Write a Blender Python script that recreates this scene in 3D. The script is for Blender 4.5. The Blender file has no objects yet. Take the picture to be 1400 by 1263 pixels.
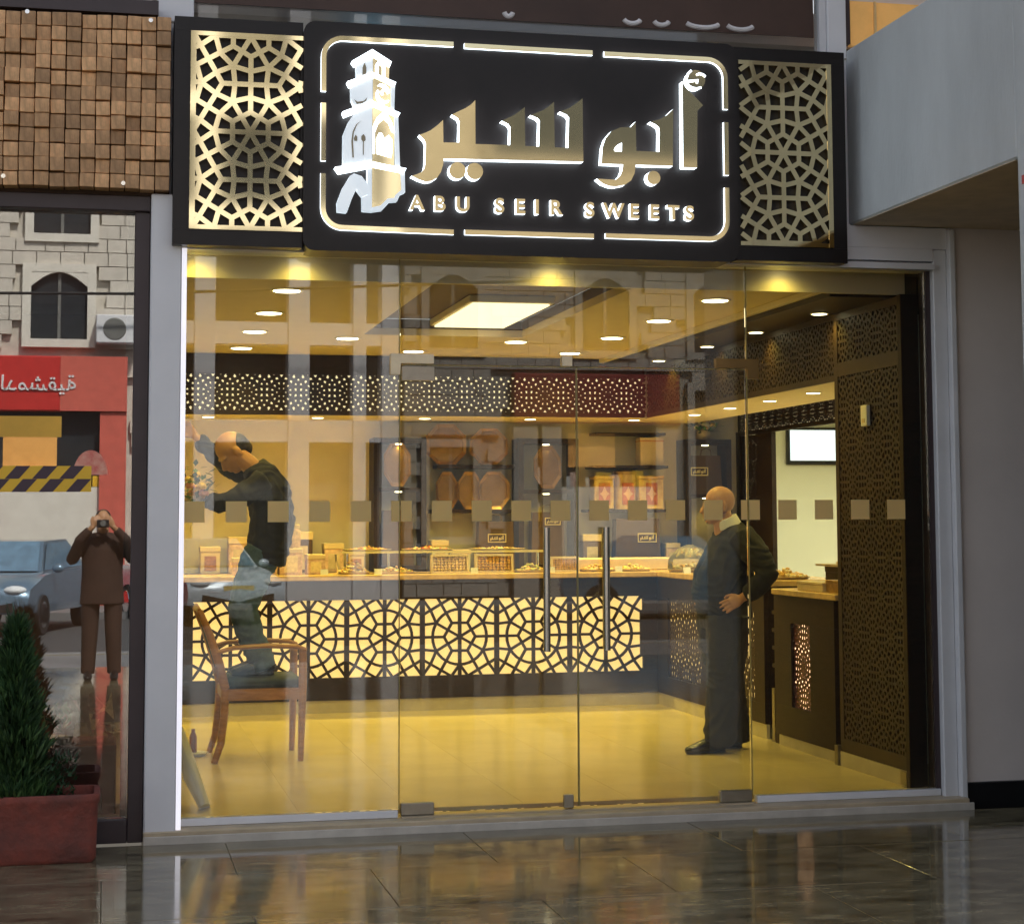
import bpy, bmesh, math, random
from mathutils import Vector, Matrix
random.seed(7)
R = math.radians
sc = bpy.context.scene
col = sc.collection

# ---------------------------------------------------------------- camera, sky, sun, exposure
cam_d = bpy.data.cameras.new('camera')
cam_d.sensor_width = 36.0
cam_d.lens = 36.0 * 2556.69 / 1400.0
cam_d.shift_x = -40.06 / 1400.0
cam_d.shift_y = -136.7 / 1400.0
cam_d.clip_start = 0.05
cam_d.clip_end = 600
cam = bpy.data.objects.new('camera', cam_d)
col.objects.link(cam)
yaw, pitch, roll = 0.2298, 0.085, -0.005
fw = Vector((math.sin(yaw) * math.cos(pitch), math.cos(yaw) * math.cos(pitch), math.sin(pitch)))
rt = Vector((math.cos(yaw), -math.sin(yaw), 0))
up = rt.cross(fw)
rt, up = math.cos(roll) * rt + math.sin(roll) * up, -math.sin(roll) * rt + math.cos(roll) * up
cam.matrix_world = Matrix(((rt.x, up.x, -fw.x, -0.364), (rt.y, up.y, -fw.y, -9.7596), (rt.z, up.z, -fw.z, 1.5), (0, 0, 0, 1)))
sc.camera = cam

SUN_EL, SUN_AZ = R(52), R(20)          # the sun stands behind the shop, so this side of the street is in shade
world = bpy.data.worlds.new('World')
sc.world = world
world.use_nodes = True
wn = world.node_tree
sky = wn.nodes.new('ShaderNodeTexSky')
sky.sky_type = 'NISHITA'
sky.sun_disc = False
sky.sun_elevation = SUN_EL
sky.sun_rotation = SUN_AZ
sky.air_density = 1.0
sky.dust_density = 2.5
haze_ = wn.nodes.new('ShaderNodeHueSaturation')      # thin white overcast: a paler, less blue sky everywhere
haze_.inputs['Saturation'].default_value = 0.50
wn.links.new(sky.outputs[0], haze_.inputs['Color'])
wn.links.new(haze_.outputs[0], wn.nodes['Background'].inputs[0])
wn.nodes['Background'].inputs[1].default_value = 0.15
sun_d = bpy.data.lights.new('sun', 'SUN')
sun_d.energy = 4.5
sun_d.angle = R(4)
sun_d.color = (1.0, 0.95, 0.87)
sun = bpy.data.objects.new('sun', sun_d)
col.objects.link(sun)
sdir = Vector((math.sin(SUN_AZ) * math.cos(SUN_EL), math.cos(SUN_AZ) * math.cos(SUN_EL), math.sin(SUN_EL)))
sun.rotation_euler = sdir.to_track_quat('Z', 'Y').to_euler()
sun.location = (0, 10, 30)
sc.view_settings.view_transform = 'Standard'
sc.view_settings.look = 'None'
sc.view_settings.gamma = 1.0
sc.view_settings.exposure = 0.70
sc.render.engine = 'CYCLES'
sc.cycles.use_denoising = True
sc.cycles.max_bounces = 10
sc.cycles.transparent_max_bounces = 24
sc.cycles.sample_clamp_indirect = 6.0
sc.cycles.caustics_reflective = False
sc.cycles.caustics_refractive = False
sc.cycles.use_light_tree = True

# ---------------------------------------------------------------- helpers
MATS = {}
def mat(name, c, rough=0.5, metal=0.0, var=0.12, scale=6.0, bump=0.0, bscale=40.0, c2=None, emit=None, estr=0.0, rand=0.0, stretch=None, spec=0.5, coat=0.0, aniso_wave=0.0):
    """Principled material: noise-varied colour, optional second colour, bump and per-object variation."""
    if name in MATS:
        return MATS[name]
    m = bpy.data.materials.new(name)
    m.use_nodes = True
    nt = m.node_tree
    b = nt.nodes['Principled BSDF']
    b.inputs['Roughness'].default_value = rough
    b.inputs['Metallic'].default_value = metal
    b.inputs['Specular IOR Level'].default_value = spec
    if coat:
        b.inputs['Coat Weight'].default_value = coat
        b.inputs['Coat Roughness'].default_value = 0.06
    tc = nt.nodes.new('ShaderNodeTexCoord')
    mp = nt.nodes.new('ShaderNodeMapping')
    if stretch:
        mp.inputs['Scale'].default_value = stretch
    nt.links.new(tc.outputs['Object'], mp.inputs[0])
    nz = nt.nodes.new('ShaderNodeTexNoise')
    nz.inputs['Scale'].default_value = scale
    nz.inputs['Detail'].default_value = 6
    nz.inputs['Roughness'].default_value = 0.6
    nt.links.new(mp.outputs[0], nz.inputs['Vector'])
    rp = nt.nodes.new('ShaderNodeValToRGB')
    cc = c2 if c2 else tuple(x * (1 - var) for x in c)
    ch = c if c2 else tuple(min(1, x * (1 + var)) for x in c)
    rp.color_ramp.elements[0].position = 0.32
    rp.color_ramp.elements[1].position = 0.68
    rp.color_ramp.elements[0].color = (*cc, 1)
    rp.color_ramp.elements[1].color = (*ch, 1)
    nt.links.new(nz.outputs['Fac'], rp.inputs[0])
    last = rp.outputs[0]
    if rand:
        oi = nt.nodes.new('ShaderNodeObjectInfo')
        hs = nt.nodes.new('ShaderNodeHueSaturation')
        mr = nt.nodes.new('ShaderNodeMapRange')
        mr.inputs['To Min'].default_value = 1 - rand
        mr.inputs['To Max'].default_value = 1 + rand
        nt.links.new(oi.outputs['Random'], mr.inputs[0])
        nt.links.new(mr.outputs[0], hs.inputs['Value'])
        nt.links.new(last, hs.inputs['Color'])
        last = hs.outputs[0]
    nt.links.new(last, b.inputs['Base Color'])
    if bump:
        bn = nt.nodes.new('ShaderNodeBump')
        n2 = nt.nodes.new('ShaderNodeTexNoise')
        n2.inputs['Scale'].default_value = bscale
        n2.inputs['Detail'].default_value = 4
        nt.links.new(mp.outputs[0], n2.inputs['Vector'])
        bn.inputs['Strength'].default_value = bump
        bn.inputs['Distance'].default_value = 0.01
        nt.links.new(n2.outputs['Fac'], bn.inputs['Height'])
        nt.links.new(bn.outputs[0], b.inputs['Normal'])
    if emit:
        b.inputs['Emission Color'].default_value = (*emit, 1)
        b.inputs['Emission Strength'].default_value = estr
    MATS[name] = m
    return m

def glass(name, tint, ior, rough=0.0, dirt=0.012):
    m = bpy.data.materials.new(name)
    m.use_nodes = True
    nt = m.node_tree
    nt.nodes.remove(nt.nodes['Principled BSDF'])
    out = nt.nodes['Material Output']
    tr = nt.nodes.new('ShaderNodeBsdfTransparent')
    tr.inputs[0].default_value = (*tint, 1)
    gl = nt.nodes.new('ShaderNodeBsdfGlossy')
    gl.inputs['Roughness'].default_value = rough
    gl.inputs['Color'].default_value = (1, 1, 1, 1)
    df = nt.nodes.new('ShaderNodeBsdfDiffuse')
    df.inputs[0].default_value = (0.6, 0.6, 0.58, 1)
    fr = nt.nodes.new('ShaderNodeFresnel')
    fr.inputs[0].default_value = ior
    mx = nt.nodes.new('ShaderNodeMixShader')
    nt.links.new(fr.outputs[0], mx.inputs[0])
    nt.links.new(tr.outputs[0], mx.inputs[1])
    nt.links.new(gl.outputs[0], mx.inputs[2])
    m2 = nt.nodes.new('ShaderNodeMixShader')
    m2.inputs[0].default_value = dirt
    nt.links.new(mx.outputs[0], m2.inputs[1])
    nt.links.new(df.outputs[0], m2.inputs[2])
    nt.links.new(m2.outputs[0], out.inputs[0])
    return m

class MB:
    def __init__(s):
        s.v, s.f, s.m = [], [], []
    def face(s, idx, mi=0):
        s.f.append(tuple(idx)); s.m.append(mi)
    def box(s, x0, x1, y0, y1, z0, z1, mi=0):
        n = len(s.v)
        s.v += [(x0, y0, z0), (x1, y0, z0), (x1, y1, z0), (x0, y1, z0), (x0, y0, z1), (x1, y0, z1), (x1, y1, z1), (x0, y1, z1)]
        for q in ((0, 3, 2, 1), (4, 5, 6, 7), (0, 1, 5, 4), (1, 2, 6, 5), (2, 3, 7, 6), (3, 0, 4, 7)):
            s.face([n + i for i in q], mi)
        return s
    def bbox(s, x0, x1, y0, y1, z0, z1, b=0.004, mi=0):
        """box with chamfered edges"""
        n = len(s.v)
        xs, ys, zs = (x0, x1), (y0, y1), (z0, z1)
        idx = {}
        for i in (0, 1):
            for j in (0, 1):
                for k in (0, 1):
                    sx, sy, sz = (b if i == 0 else -b), (b if j == 0 else -b), (b if k == 0 else -b)
                    for a in range(3):
                        p = [xs[i] + sx, ys[j] + sy, zs[k] + sz]
                        p[a] = (xs[i], ys[j], zs[k])[a]
                        idx[i, j, k, a] = len(s.v); s.v.append(tuple(p))
        for i in (0, 1):
            o = lambda l: l if i == 1 else l[::-1]
            s.face(o([idx[i, 0, 0, 0], idx[i, 1, 0, 0], idx[i, 1, 1, 0], idx[i, 0, 1, 0]]), mi)
            s.face(o([idx[0, i, 0, 1], idx[0, i, 1, 1], idx[1, i, 1, 1], idx[1, i, 0, 1]]), mi)
            s.face(o([idx[0, 0, i, 2], idx[1, 0, i, 2], idx[1, 1, i, 2], idx[0, 1, i, 2]]), mi)
        for i in (0, 1):
            for j in (0, 1):
                s.face([idx[i, j, 0, 0], idx[i, j, 1, 0], idx[i, j, 1, 1], idx[i, j, 0, 1]], mi)
                s.face([idx[i, 0, j, 0], idx[i, 1, j, 0], idx[i, 1, j, 2], idx[i, 0, j, 2]], mi)
                s.face([idx[0, i, j, 1], idx[1, i, j, 1], idx[1, i, j, 2], idx[0, i, j, 2]], mi)
                for k in (0, 1):
                    s.face([idx[i, j, k, 0], idx[i, j, k, 1], idx[i, j, k, 2]], mi)
        return s
    def bar(s, a, b, w, axis, d0, d1, mi=0):
        """straight bar in a plane: a, b are 2-D points, axis maps (p, q, depth) to xyz"""
        ax, ay = a; bx, by = b
        l = math.hypot(bx - ax, by - ay)
        if l < 1e-6: return s
        tx, ty = (bx - ax) / l, (by - ay) / l
        nx, ny = -ty * w / 2, tx * w / 2
        e = w * 0.25
        ax -= tx * e; ay -= ty * e; bx += tx * e; by += ty * e
        n = len(s.v)
        for d in (d0, d1):
            for p in ((ax + nx, ay + ny), (bx + nx, by + ny), (bx - nx, by - ny), (ax - nx, ay - ny)):
                s.v.append(axis(p[0], p[1], d))
        for q in ((0, 1, 2, 3), (7, 6, 5, 4), (0, 4, 5, 1), (1, 5, 6, 2), (2, 6, 7, 3), (3, 7, 4, 0)):
            s.face([n + i for i in q], mi)
        return s
    def prism(s, pts, y0, y1, mf=0, ms=0):
        """XZ polygon extruded from y0 (front) to y1"""
        n, k = len(s.v), len(pts)
        ar = sum(pts[i][0] * pts[(i + 1) % k][1] - pts[(i + 1) % k][0] * pts[i][1] for i in range(k))
        if ar < 0: pts = pts[::-1]
        s.v += [(x, y0, z) for x, z in pts] + [(x, y1, z) for x, z in pts]
        s.face([n + i for i in range(k)], mf)
        s.face([n + k + i for i in range(k)][::-1], mf)
        for i in range(k):
            j = (i + 1) % k
            s.face((n + i, n + k + i, n + k + j, n + j), ms)
        return s
    def lathe(s, c, prof, seg=20, axis='z', mi=0, a0=0.0):
        """prof: (radius, height) list"""
        n = len(s.v); k = len(prof)
        for r, h in prof:
            for i in range(seg):
                a = a0 + 2 * math.pi * i / seg
                p = (r * math.cos(a), r * math.sin(a), h)
                if axis == 'y': p = (p[0], p[2], p[1])
                if axis == 'x': p = (p[2], p[0], p[1])
                s.v.append((c[0] + p[0], c[1] + p[1], c[2] + p[2]))
        for j in range(k - 1):
            for i in range(seg):
                i2 = (i + 1) % seg
                s.face((n + j * seg + i, n + j * seg + i2, n + (j + 1) * seg + i2, n + (j + 1) * seg + i), mi)
        s.face([n + i for i in range(seg)][::-1], mi)
        s.face([n + (k - 1) * seg + i for i in range(seg)], mi)
        return s
    def tube(s, pts, rad, seg=10, mi=0, flat=1.0, side=None):
        """tapered tube through pts; rad one value or list of values / (ra, rb) pairs; ra along the side vector"""
        pts = [Vector(p) for p in pts]
        k = len(pts)
        if not isinstance(rad, (list, tuple)): rad = [rad] * k
        n = len(s.v)
        sd = Vector(side) if side else None
        prev = None
        for i, p in enumerate(pts):
            t = (pts[min(i + 1, k - 1)] - pts[max(i - 1, 0)]).normalized()
            if sd is not None: u = sd - t * sd.dot(t)
            elif prev is not None: u = prev - t * prev.dot(t)
            else:
                q = Vector((0, 0, 1)) if abs(t.z) < 0.9 else Vector((1, 0, 0))
                u = q.cross(t)
            u.normalize(); prev = u
            v = t.cross(u)
            r = rad[i]
            ra, rb = r if isinstance(r, (list, tuple)) else (r, r * flat)
            for a in range(seg):
                an = 2 * math.pi * a / seg
                s.v.append(tuple(p + u * (ra * math.cos(an)) + v * (rb * math.sin(an))))
        for j in range(k - 1):
            for i in range(seg):
                i2 = (i + 1) % seg
                s.face((n + j * seg + i, n + j * seg + i2, n + (j + 1) * seg + i2, n + (j + 1) * seg + i), mi)
        s.face([n + i for i in range(seg)][::-1], mi)
        s.face([n + (k - 1) * seg + i for i in range(seg)], mi)
        return s
    def ball(s, c, r, seg=14, rings=9, mi=0, rot=None):
        if not isinstance(r, (tuple, list)): r = (r, r, r)
        n = len(s.v)
        c = Vector(c)
        def put(p):
            p = Vector(p)
            if rot: p = rot @ p
            s.v.append(tuple(c + p))
        for j in range(1, rings):
            t = math.pi * j / rings
            for i in range(seg):
                a = 2 * math.pi * i / seg
                put((r[0] * math.sin(t) * math.cos(a), r[1] * math.sin(t) * math.sin(a), r[2] * math.cos(t)))
        put((0, 0, r[2])); put((0, 0, -r[2]))
        top, bot = len(s.v) - 2, len(s.v) - 1
        for j in range(rings - 2):
            for i in range(seg):
                i2 = (i + 1) % seg
                s.face((n + j * seg + i, n + (j + 1) * seg + i, n + (j + 1) * seg + i2, n + j * seg + i2), mi)
        for i in range(seg):
            i2 = (i + 1) % seg
            s.face((n + i, n + i2, top), mi)
            s.face((n + (rings - 2) * seg + i2, n + (rings - 2) * seg + i, bot), mi)
        return s
    def mesh(s, name, mats, smooth=None):
        me = bpy.data.meshes.new(name)
        me.from_pydata(s.v, [], s.f)
        for m in (mats if isinstance(mats, (list, tuple)) else [mats]):
            me.materials.append(m)
        me.polygons.foreach_set('material_index', s.m)
        if smooth is not None:
            bm = bmesh.new(); bm.from_mesh(me)
            for f in bm.faces: f.smooth = True
            for e in bm.edges:
                if len(e.link_faces) == 2 and e.calc_face_angle(0) > R(smooth): e.smooth = False
            bm.to_mesh(me); bm.free()
        me.update()
        return me

def wpos(o):
    p = Vector((0, 0, 0))
    while o is not None:
        p += o.location; o = o.parent
    return p
def put(name, me, parent=None, loc=None, label=None, cat=None, group=None, kind=None, rz=0.0):
    """link a mesh; vertices are in world coordinates unless loc is given"""
    o = bpy.data.objects.new(name, me)
    col.objects.link(o)
    if parent is not None:
        o.parent = parent
        o.location = (Vector(loc) if loc is not None else Vector((0, 0, 0))) - wpos(parent)
    elif loc is not None:
        o.location = loc
    if rz: o.rotation_euler.z = rz
    if label: o['label'] = label
    if cat: o['category'] = cat
    if group: o['group'] = group
    if kind: o['kind'] = kind
    return o
def thing(name, loc, label, cat, group=None):
    o = bpy.data.objects.new(name, None)
    o.empty_display_size = 0.1
    col.objects.link(o)
    o.location = loc
    o['label'] = label; o['category'] = cat
    if group: o['group'] = group
    return o
def bx(name, dims, m, parent=None, b=0.0, **k):
    mb = MB()
    mb.bbox(*dims, b=b) if b else mb.box(*dims)
    return put(name, mb.mesh(name, m), parent, **k)

XZ = lambda p, q, d: (p, d, q)       # panel facing the street, depth along y
YZ = lambda p, q, d: (d, p, q)       # panel on a side wall, depth along x

def lattice_edges(x0, x1, z0, z1, a, cx, cz, rot90=False, curved=False):
    """hexagonal star lattice clipped to a rectangle"""
    E = {}
    def P(r, deg): return (r * math.cos(R(deg)), r * math.sin(R(deg)))
    base = []
    for k in range(6):
        t = 60 * k
        base.append(((0, 0), P(.363, t), 0))
        base.append((P(.21, t + 30), P(.21, t + 90), 1))
        base.append((P(.21, t + 30), P(.5, t + 30), 0))
        n = 3 if curved else 1
        for h in (0, 30):
            for q in range(n):
                base.append((P(.363, t + h + 30 * q / n), P(.363, t + h + 30 * (q + 1) / n), 2))
        K = Vector(P(.5, t + 30)); T = Vector((-math.sin(R(t + 30)), math.cos(R(t + 30))))
        base.append((tuple(K), tuple(K + T * .2887), 3)); base.append((tuple(K), tuple(K - T * .2887), 3))
        base.append((P(.363, t), tuple(K - T * .161), 4))
        base.append((P(.363, t + 60), tuple(K + T * .161), 5))
    dx, dz = (1.0, math.sqrt(3) / 2) if rot90 else (math.sqrt(3) / 2, 1.0)
    ni = int((x1 - x0) / a) + 4; nj = int((z1 - z0) / a) + 4
    for i in range(-ni, ni + 1):
        for j in range(-nj, nj + 1):
            if rot90: ox, oz = i + .5 * (j % 2), j * dz
            else: ox, oz = i * dx, j + .5 * (i % 2)
            ox, oz = cx + ox * a, cz + oz * a
            if ox < x0 - a or ox > x1 + a or oz < z0 - a or oz > z1 + a: continue
            for p, q, c in base:
                if rot90: p, q = (p[1], p[0]), (q[1], q[0])
                A = [ox + p[0] * a, oz + p[1] * a]; B = [ox + q[0] * a, oz + q[1] * a]
                t0, t1 = 0.0, 1.0; ok = True
                d = (B[0] - A[0], B[1] - A[1])
                for pp, qq in ((-d[0], A[0] - x0), (d[0], x1 - A[0]), (-d[1], A[1] - z0), (d[1], z1 - A[1])):
                    if abs(pp) < 1e-9:
                        if qq < 0: ok = False
                    else:
                        r = qq / pp
                        if pp < 0: t0 = max(t0, r)
                        else: t1 = min(t1, r)
                if not ok or t0 >= t1: continue
                A2 = (A[0] + d[0] * t0, A[1] + d[1] * t0); B2 = (A[0] + d[0] * t1, A[1] + d[1] * t1)
                k = (round((A2[0] + B2[0]) / a * 20), round((A2[1] + B2[1]) / a * 20), round(abs(math.hypot(B2[0] - A2[0], B2[1] - A2[1])) / a * 20))
                if not any((k[0] + i_, k[1] + j_, k[2] + l_) in E for i_ in (-1, 0, 1) for j_ in (-1, 0, 1) for l_ in (-1, 0, 1)): E[k] = (A2, B2, c)
    return list(E.values())
def lattice(mb, rect, a, c, w, axis, d0, d1, rot90=False, curved=False, mi=0):
    s = 1 if d1 > d0 else -1
    for n, (A, B, k) in enumerate(lattice_edges(*rect, a, c[0], c[1], rot90, curved)):
        mb.bar(A, B, w, axis, d0 + s * (k * 0.0003 + (n % 61) * 0.000012), d1, mi)

def text_mesh(name, body, size, m, extrude=0.0, bold=0.0):
    cu = bpy.data.curves.new(name, 'FONT')
    cu.body = body; cu.size = size; cu.extrude = extrude; cu.offset = bold
    o = bpy.data.objects.new(name, cu); col.objects.link(o)
    dg = bpy.context.evaluated_depsgraph_get()
    me = bpy.data.meshes.new_from_object(o.evaluated_get(dg))
    bpy.data.objects.remove(o)
    me.materials.clear()
    for x in (m if isinstance(m, (list, tuple)) else [m]): me.materials.append(x)
    return me
def xform(me, M):
    me.transform(M); me.update(); return me
UPRIGHT = Matrix.Rotation(R(90), 4, 'X')        # XY text -> XZ, facing -Y
# ---------------------------------------------------------------- materials
LAMP = (1.0, 0.74, 0.12)
M_white = mat('white_paint', (.74, .74, .76), .45, var=.04, scale=3, bump=.04)
M_alu = mat('white_aluminium', (.72, .72, .74), .3, var=.05, scale=4)
M_beam = mat('grey_render', (.54, .56, .56), .85, var=.10, scale=1.6, bump=.35, bscale=38, stretch=(1.3, 1.3, .4))
M_wall = mat('beige_wall', (.74, .66, .62), .75, var=.05, scale=2, bump=.1)
M_black = mat('black_skirting', (.012, .012, .014), .3)
M_sign = mat('sign_brown_black', (.011, .008, .0075), .36, var=.2, scale=5, spec=.35)
M_gold = mat('gold_mirror', (.86, .72, .42), .055, metal=1.0, var=.05, scale=3)
M_goldside = mat('gold_edge', (.80, .60, .26), .25, metal=1.0, var=.05)
M_led = mat('led_white', (.9, .95, 1), .4, emit=(.82, .93, 1.0), estr=2.4)
M_tower = mat('tower_lit_face', (.9, .95, 1), .3, emit=(.80, .92, 1.0), estr=.26)
M_strip = mat('led_strip', (.9, .9, .95), .4, emit=(.92, .90, 1.0), estr=.42)
M_wood = mat('teak_block', (.62, .36, .175), .65, var=.30, scale=30, rand=.36, bump=.25, bscale=90, stretch=(1, 1, .3))
M_woodback = mat('panel_back', (.05, .025, .012), .8)
M_handle = mat('dark_polished_steel', (.42, .39, .34), .16, metal=1.0, var=.1)
M_chrome = mat('polished_steel', (.75, .75, .75), .12, metal=1.0, var=.05)
M_steel = mat('brushed_steel', (.34, .31, .25), .36, metal=1.0, var=.08, scale=20)
M_frame = mat('brown_frame', (.050, .034, .036), .45, var=.1)
M_glass = glass('shop_glass', (.955, .975, .955), 1.62)
M_glass2 = glass('dark_window_glass', (.85, .87, .85), 2.5)
M_pane = glass('clear_glass', (.97, .98, .97), 1.45)
M_glassedge = mat('glass_edge', (.30, .26, .10), .25, var=.1)
M_sticker = bpy.data.materials.new('frosted_gold_sticker'); M_sticker.use_nodes = True
_n = M_sticker.node_tree; _b = _n.nodes['Principled BSDF']; _b.inputs['Base Color'].default_value = (.95, .82, .48, 1); _b.inputs['Roughness'].default_value = .6
_t = _n.nodes.new('ShaderNodeBsdfTranslucent'); _t.inputs[0].default_value = (.98, .84, .42, 1)
_m = _n.nodes.new('ShaderNodeMixShader'); _m.inputs[0].default_value = .62
_n.links.new(_b.outputs[0], _m.inputs[1]); _n.links.new(_t.outputs[0], _m.inputs[2]); _n.links.new(_m.outputs[0], _n.nodes['Material Output'].inputs[0])
M_floor = mat('cream_floor_tile', (.62, .52, .30), .22, var=.05, scale=2.5, rand=.03)
M_grout = mat('grout', (.20, .17, .11), .8)
M_floorgrout = mat('floor_grout', (.56, .46, .27), .5)
def marble():
    m = mat('polished_marble', (.27, .23, .14), .1, c2=(.075, .06, .035), scale=7, rand=.12, stretch=(.7, 1.5, 1), bump=.035, bscale=9)
    nt = m.node_tree; b = nt.nodes['Principled BSDF']
    n = nt.nodes.new('ShaderNodeTexNoise'); n.inputs['Scale'].default_value = 3.0; n.inputs['Detail'].default_value = 9; n.inputs['Roughness'].default_value = .72
    tc = nt.nodes.new('ShaderNodeTexCoord'); nt.links.new(tc.outputs['Object'], n.inputs['Vector'])
    r = nt.nodes.new('ShaderNodeMapRange'); r.inputs['From Min'].default_value = .35; r.inputs['From Max'].default_value = .68; r.inputs['To Min'].default_value = .035; r.inputs['To Max'].default_value = .15
    nt.links.new(n.outputs['Fac'], r.inputs[0]); nt.links.new(r.outputs[0], b.inputs['Roughness'])
    return m
M_marble = marble()
M_pave = mat('street_paving', (.17, .17, .175), .7, var=.15, scale=1.2)
M_sill = mat('stone_threshold', (.46, .37, .25), .4, var=.15, scale=5, bump=.05)
M_asphalt = mat('asphalt', (.06, .06, .062), .85, var=.2, scale=8, bump=.2)
M_ceil = mat('cream_ceiling', (.62, .53, .36), .8, var=.03)
M_fascia = mat('cream_fascia', (.74, .66, .48), .7, var=.03)
M_dark = mat('dark_walnut', (.022, .011, .0055), .5, var=.3, scale=8, stretch=(1, 1, 6), spec=.25)
M_walnut = mat('walnut_lattice', (.030, .015, .006), .5, var=.2, scale=9)
M_lattdark = mat('lattice_backing', (.012, .008, .006), .9)
M_back = mat('plaster_wall', (.76, .69, .54), .8, var=.08, scale=3, bump=.08)
M_counter = mat('honey_stone', (.62, .42, .20), .2, var=.2, scale=9)
M_skirt = mat('stone_skirting', (.46, .42, .34), .35, var=.1)
M_glow = mat('backlit_acrylic', (.9, .75, .45), .5, emit=(1.0, .66, .23), estr=.60, var=.02)
M_glow2 = mat('valance_backlight', (.9, .8, .55), .5, emit=(1.0, .80, .45), estr=.75, var=.02)
M_lens = mat('lamp_lens', (1, .95, .8), .4, emit=(1.0, .90, .58), estr=9.0)
M_lenss = mat('spot_lens', (1, .95, .8), .4, emit=(1.0, .88, .52), estr=6.0)
M_trim = mat('lamp_trim', (.75, .68, .50), .35, var=.02)
M_panel = mat('ceiling_light_panel', (.9, .8, .6), .6, emit=(1.0, .86, .52), estr=1.05, var=.02)
M_tray = mat('dark_ceiling_tray', (.10, .065, .035), .6, var=.1)
M_goldtray = mat('brass_tray', (.55, .34, .10), .32, metal=.8, var=.3, scale=14, bump=.3, bscale=50)
M_goldtray2 = mat('pale_tray', (.60, .50, .34), .4, metal=.3, var=.2, scale=14, bump=.2)
M_bag = mat('brown_paper_bag', (.075, .040, .018), .55, var=.2, scale=5)
M_logo = mat('gold_print', (.85, .66, .25), .3, metal=.6, emit=(1, .75, .3), estr=.05)
M_canister = mat('ornate_tin', (.55, .33, .12), .4, c2=(.70, .52, .22), scale=22)
M_canred = mat('tin_red_star', (.45, .12, .06), .45, var=.3, scale=20)
M_box = mat('cream_carton', (.62, .50, .36), .6, var=.1)
M_pinkbox = mat('pink_carton', (.60, .42, .34), .6, var=.35, scale=24)
M_sweet = [mat('pastry_golden', (.55, .33, .08), .5, var=.35, scale=40, bump=.3), mat('pastry_brown', (.35, .16, .05), .5, var=.35, scale=40, bump=.3), mat('pastry_pale', (.70, .58, .36), .6, var=.2, scale=40), mat('pastry_pistachio', (.38, .40, .14), .6, var=.3, scale=40), mat('candy_red', (.50, .10, .06), .4, var=.3, scale=40)]
M_plastic = glass('plastic_wrap', (.93, .95, .92), 1.5, .12, .10)
M_chairwood = mat('chair_beech', (.42, .20, .075), .35, var=.25, scale=10, stretch=(1, 1, 5))
M_uphol = mat('dark_blue_upholstery', (.030, .045, .060), .8, var=.3, scale=20, bump=.2)
M_skin = mat('skin', (.50, .26, .13), .45, var=.1, scale=8)
M_blackwool = mat('black_wool', (.012, .012, .013), .85, var=.3, scale=30, bump=.2)
M_charcoal = mat('charcoal_trousers', (.030, .028, .026), .8, var=.25, scale=25, bump=.15)
M_shoe = mat('black_leather', (.012, .010, .009), .25, var=.2)
M_shirt = mat('white_shirt', (.75, .75, .75), .7, var=.03)
M_denim = mat('blue_denim', (.06, .11, .17), .85, var=.25, scale=30, bump=.2)
M_hair = mat('dark_hair', (.02, .014, .01), .6, var=.3, scale=60)
M_browncoat = mat('brown_coat', (.050, .024, .015), .85, var=.2)
M_stone = mat('limestone', (.66, .61, .53), .85, var=.10, scale=3.0, bump=.5, bscale=7, rand=.10)
M_stonegrey = mat('grey_limestone', (.30, .28, .25), .85, var=.10, scale=3.0, bump=.4, bscale=7)  # limestone darkened in the colour so its house reflects weakly in the glass
M_mortargrey = mat('grey_mortar', (.26, .245, .22), .9)
M_stone2 = mat('dressed_limestone', (.72, .68, .60), .8, var=.06, scale=4)
M_mortar = mat('mortar', (.58, .54, .47), .9)
M_reddim = mat('dimmed_red_front', (.20, .018, .014), .5, var=.2)  # shopfront red darkened in the colour to keep its reflection faint
M_red = mat('red_shopfront', (.55, .030, .025), .4, var=.08)
M_redpink = mat('faded_red_front', (.60, .12, .085), .5, var=.1)
M_windark = mat('dark_pane', (.03, .035, .04), .08, var=.2)
M_shutter = mat('grey_shutter', (.16, .16, .15), .5, var=.1)
M_terra = mat('terracotta', (.26, .060, .040), .85, c2=(.13, .045, .035), scale=9, bump=.9, bscale=26)
M_soil = mat('soil', (.03, .02, .014), .95, bump=.5)
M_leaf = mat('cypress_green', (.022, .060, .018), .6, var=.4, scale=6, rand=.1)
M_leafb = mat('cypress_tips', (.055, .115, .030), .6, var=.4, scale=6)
M_leaf2 = mat('leaf_green', (.05, .14, .04), .5, var=.3)
M_bark = mat('bark', (.08, .05, .03), .9, bump=.4)
M_tapey = mat('tape_yellow', (.80, .48, .03), .5, var=.04)
M_tapeb = mat('tape_purple_black', (.055, .030, .045), .5, var=.04)
M_orange = mat('orange_wall', (.85, .45, .12), .6, emit=(1.0, .55, .18), estr=.12)  # warm light on this wall is put in as a faint glow
M_banner = mat('brown_banner', (.060, .030, .020), .55, var=.25, scale=2)
M_ink = mat('banner_lettering', (.75, .72, .72), .5)
M_floorred = mat('red_brown_floor', (.22, .085, .06), .3, var=.15)
M_roomdark = mat('dim_room', (.20, .13, .09), .8, var=.1)
M_pale = mat('pale_green_wall', (.78, .80, .68), .7, var=.02)
M_screen = mat('bright_window', (.8, .88, .95), .4, emit=(.75, .88, 1.0), estr=.75)
M_flower = [mat('petal_red', (.55, .04, .05), .6), mat('petal_white', (.85, .80, .62), .6), mat('petal_yellow', (.80, .55, .12), .6), mat('petal_pink', (.70, .32, .30), .6)]
M_ribbon = mat('gold_ribbon', (.80, .55, .15), .3)
M_carsilver = mat('silver_blue_paint', (.66, .76, .84), .25, metal=.2, coat=.8, var=.03)
M_carblue = mat('steel_blue_paint', (.16, .26, .36), .25, metal=.4, coat=.8, var=.03)
M_cargold = mat('olive_gold_paint', (.38, .32, .08), .3, metal=.3, coat=.8, var=.03)
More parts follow.
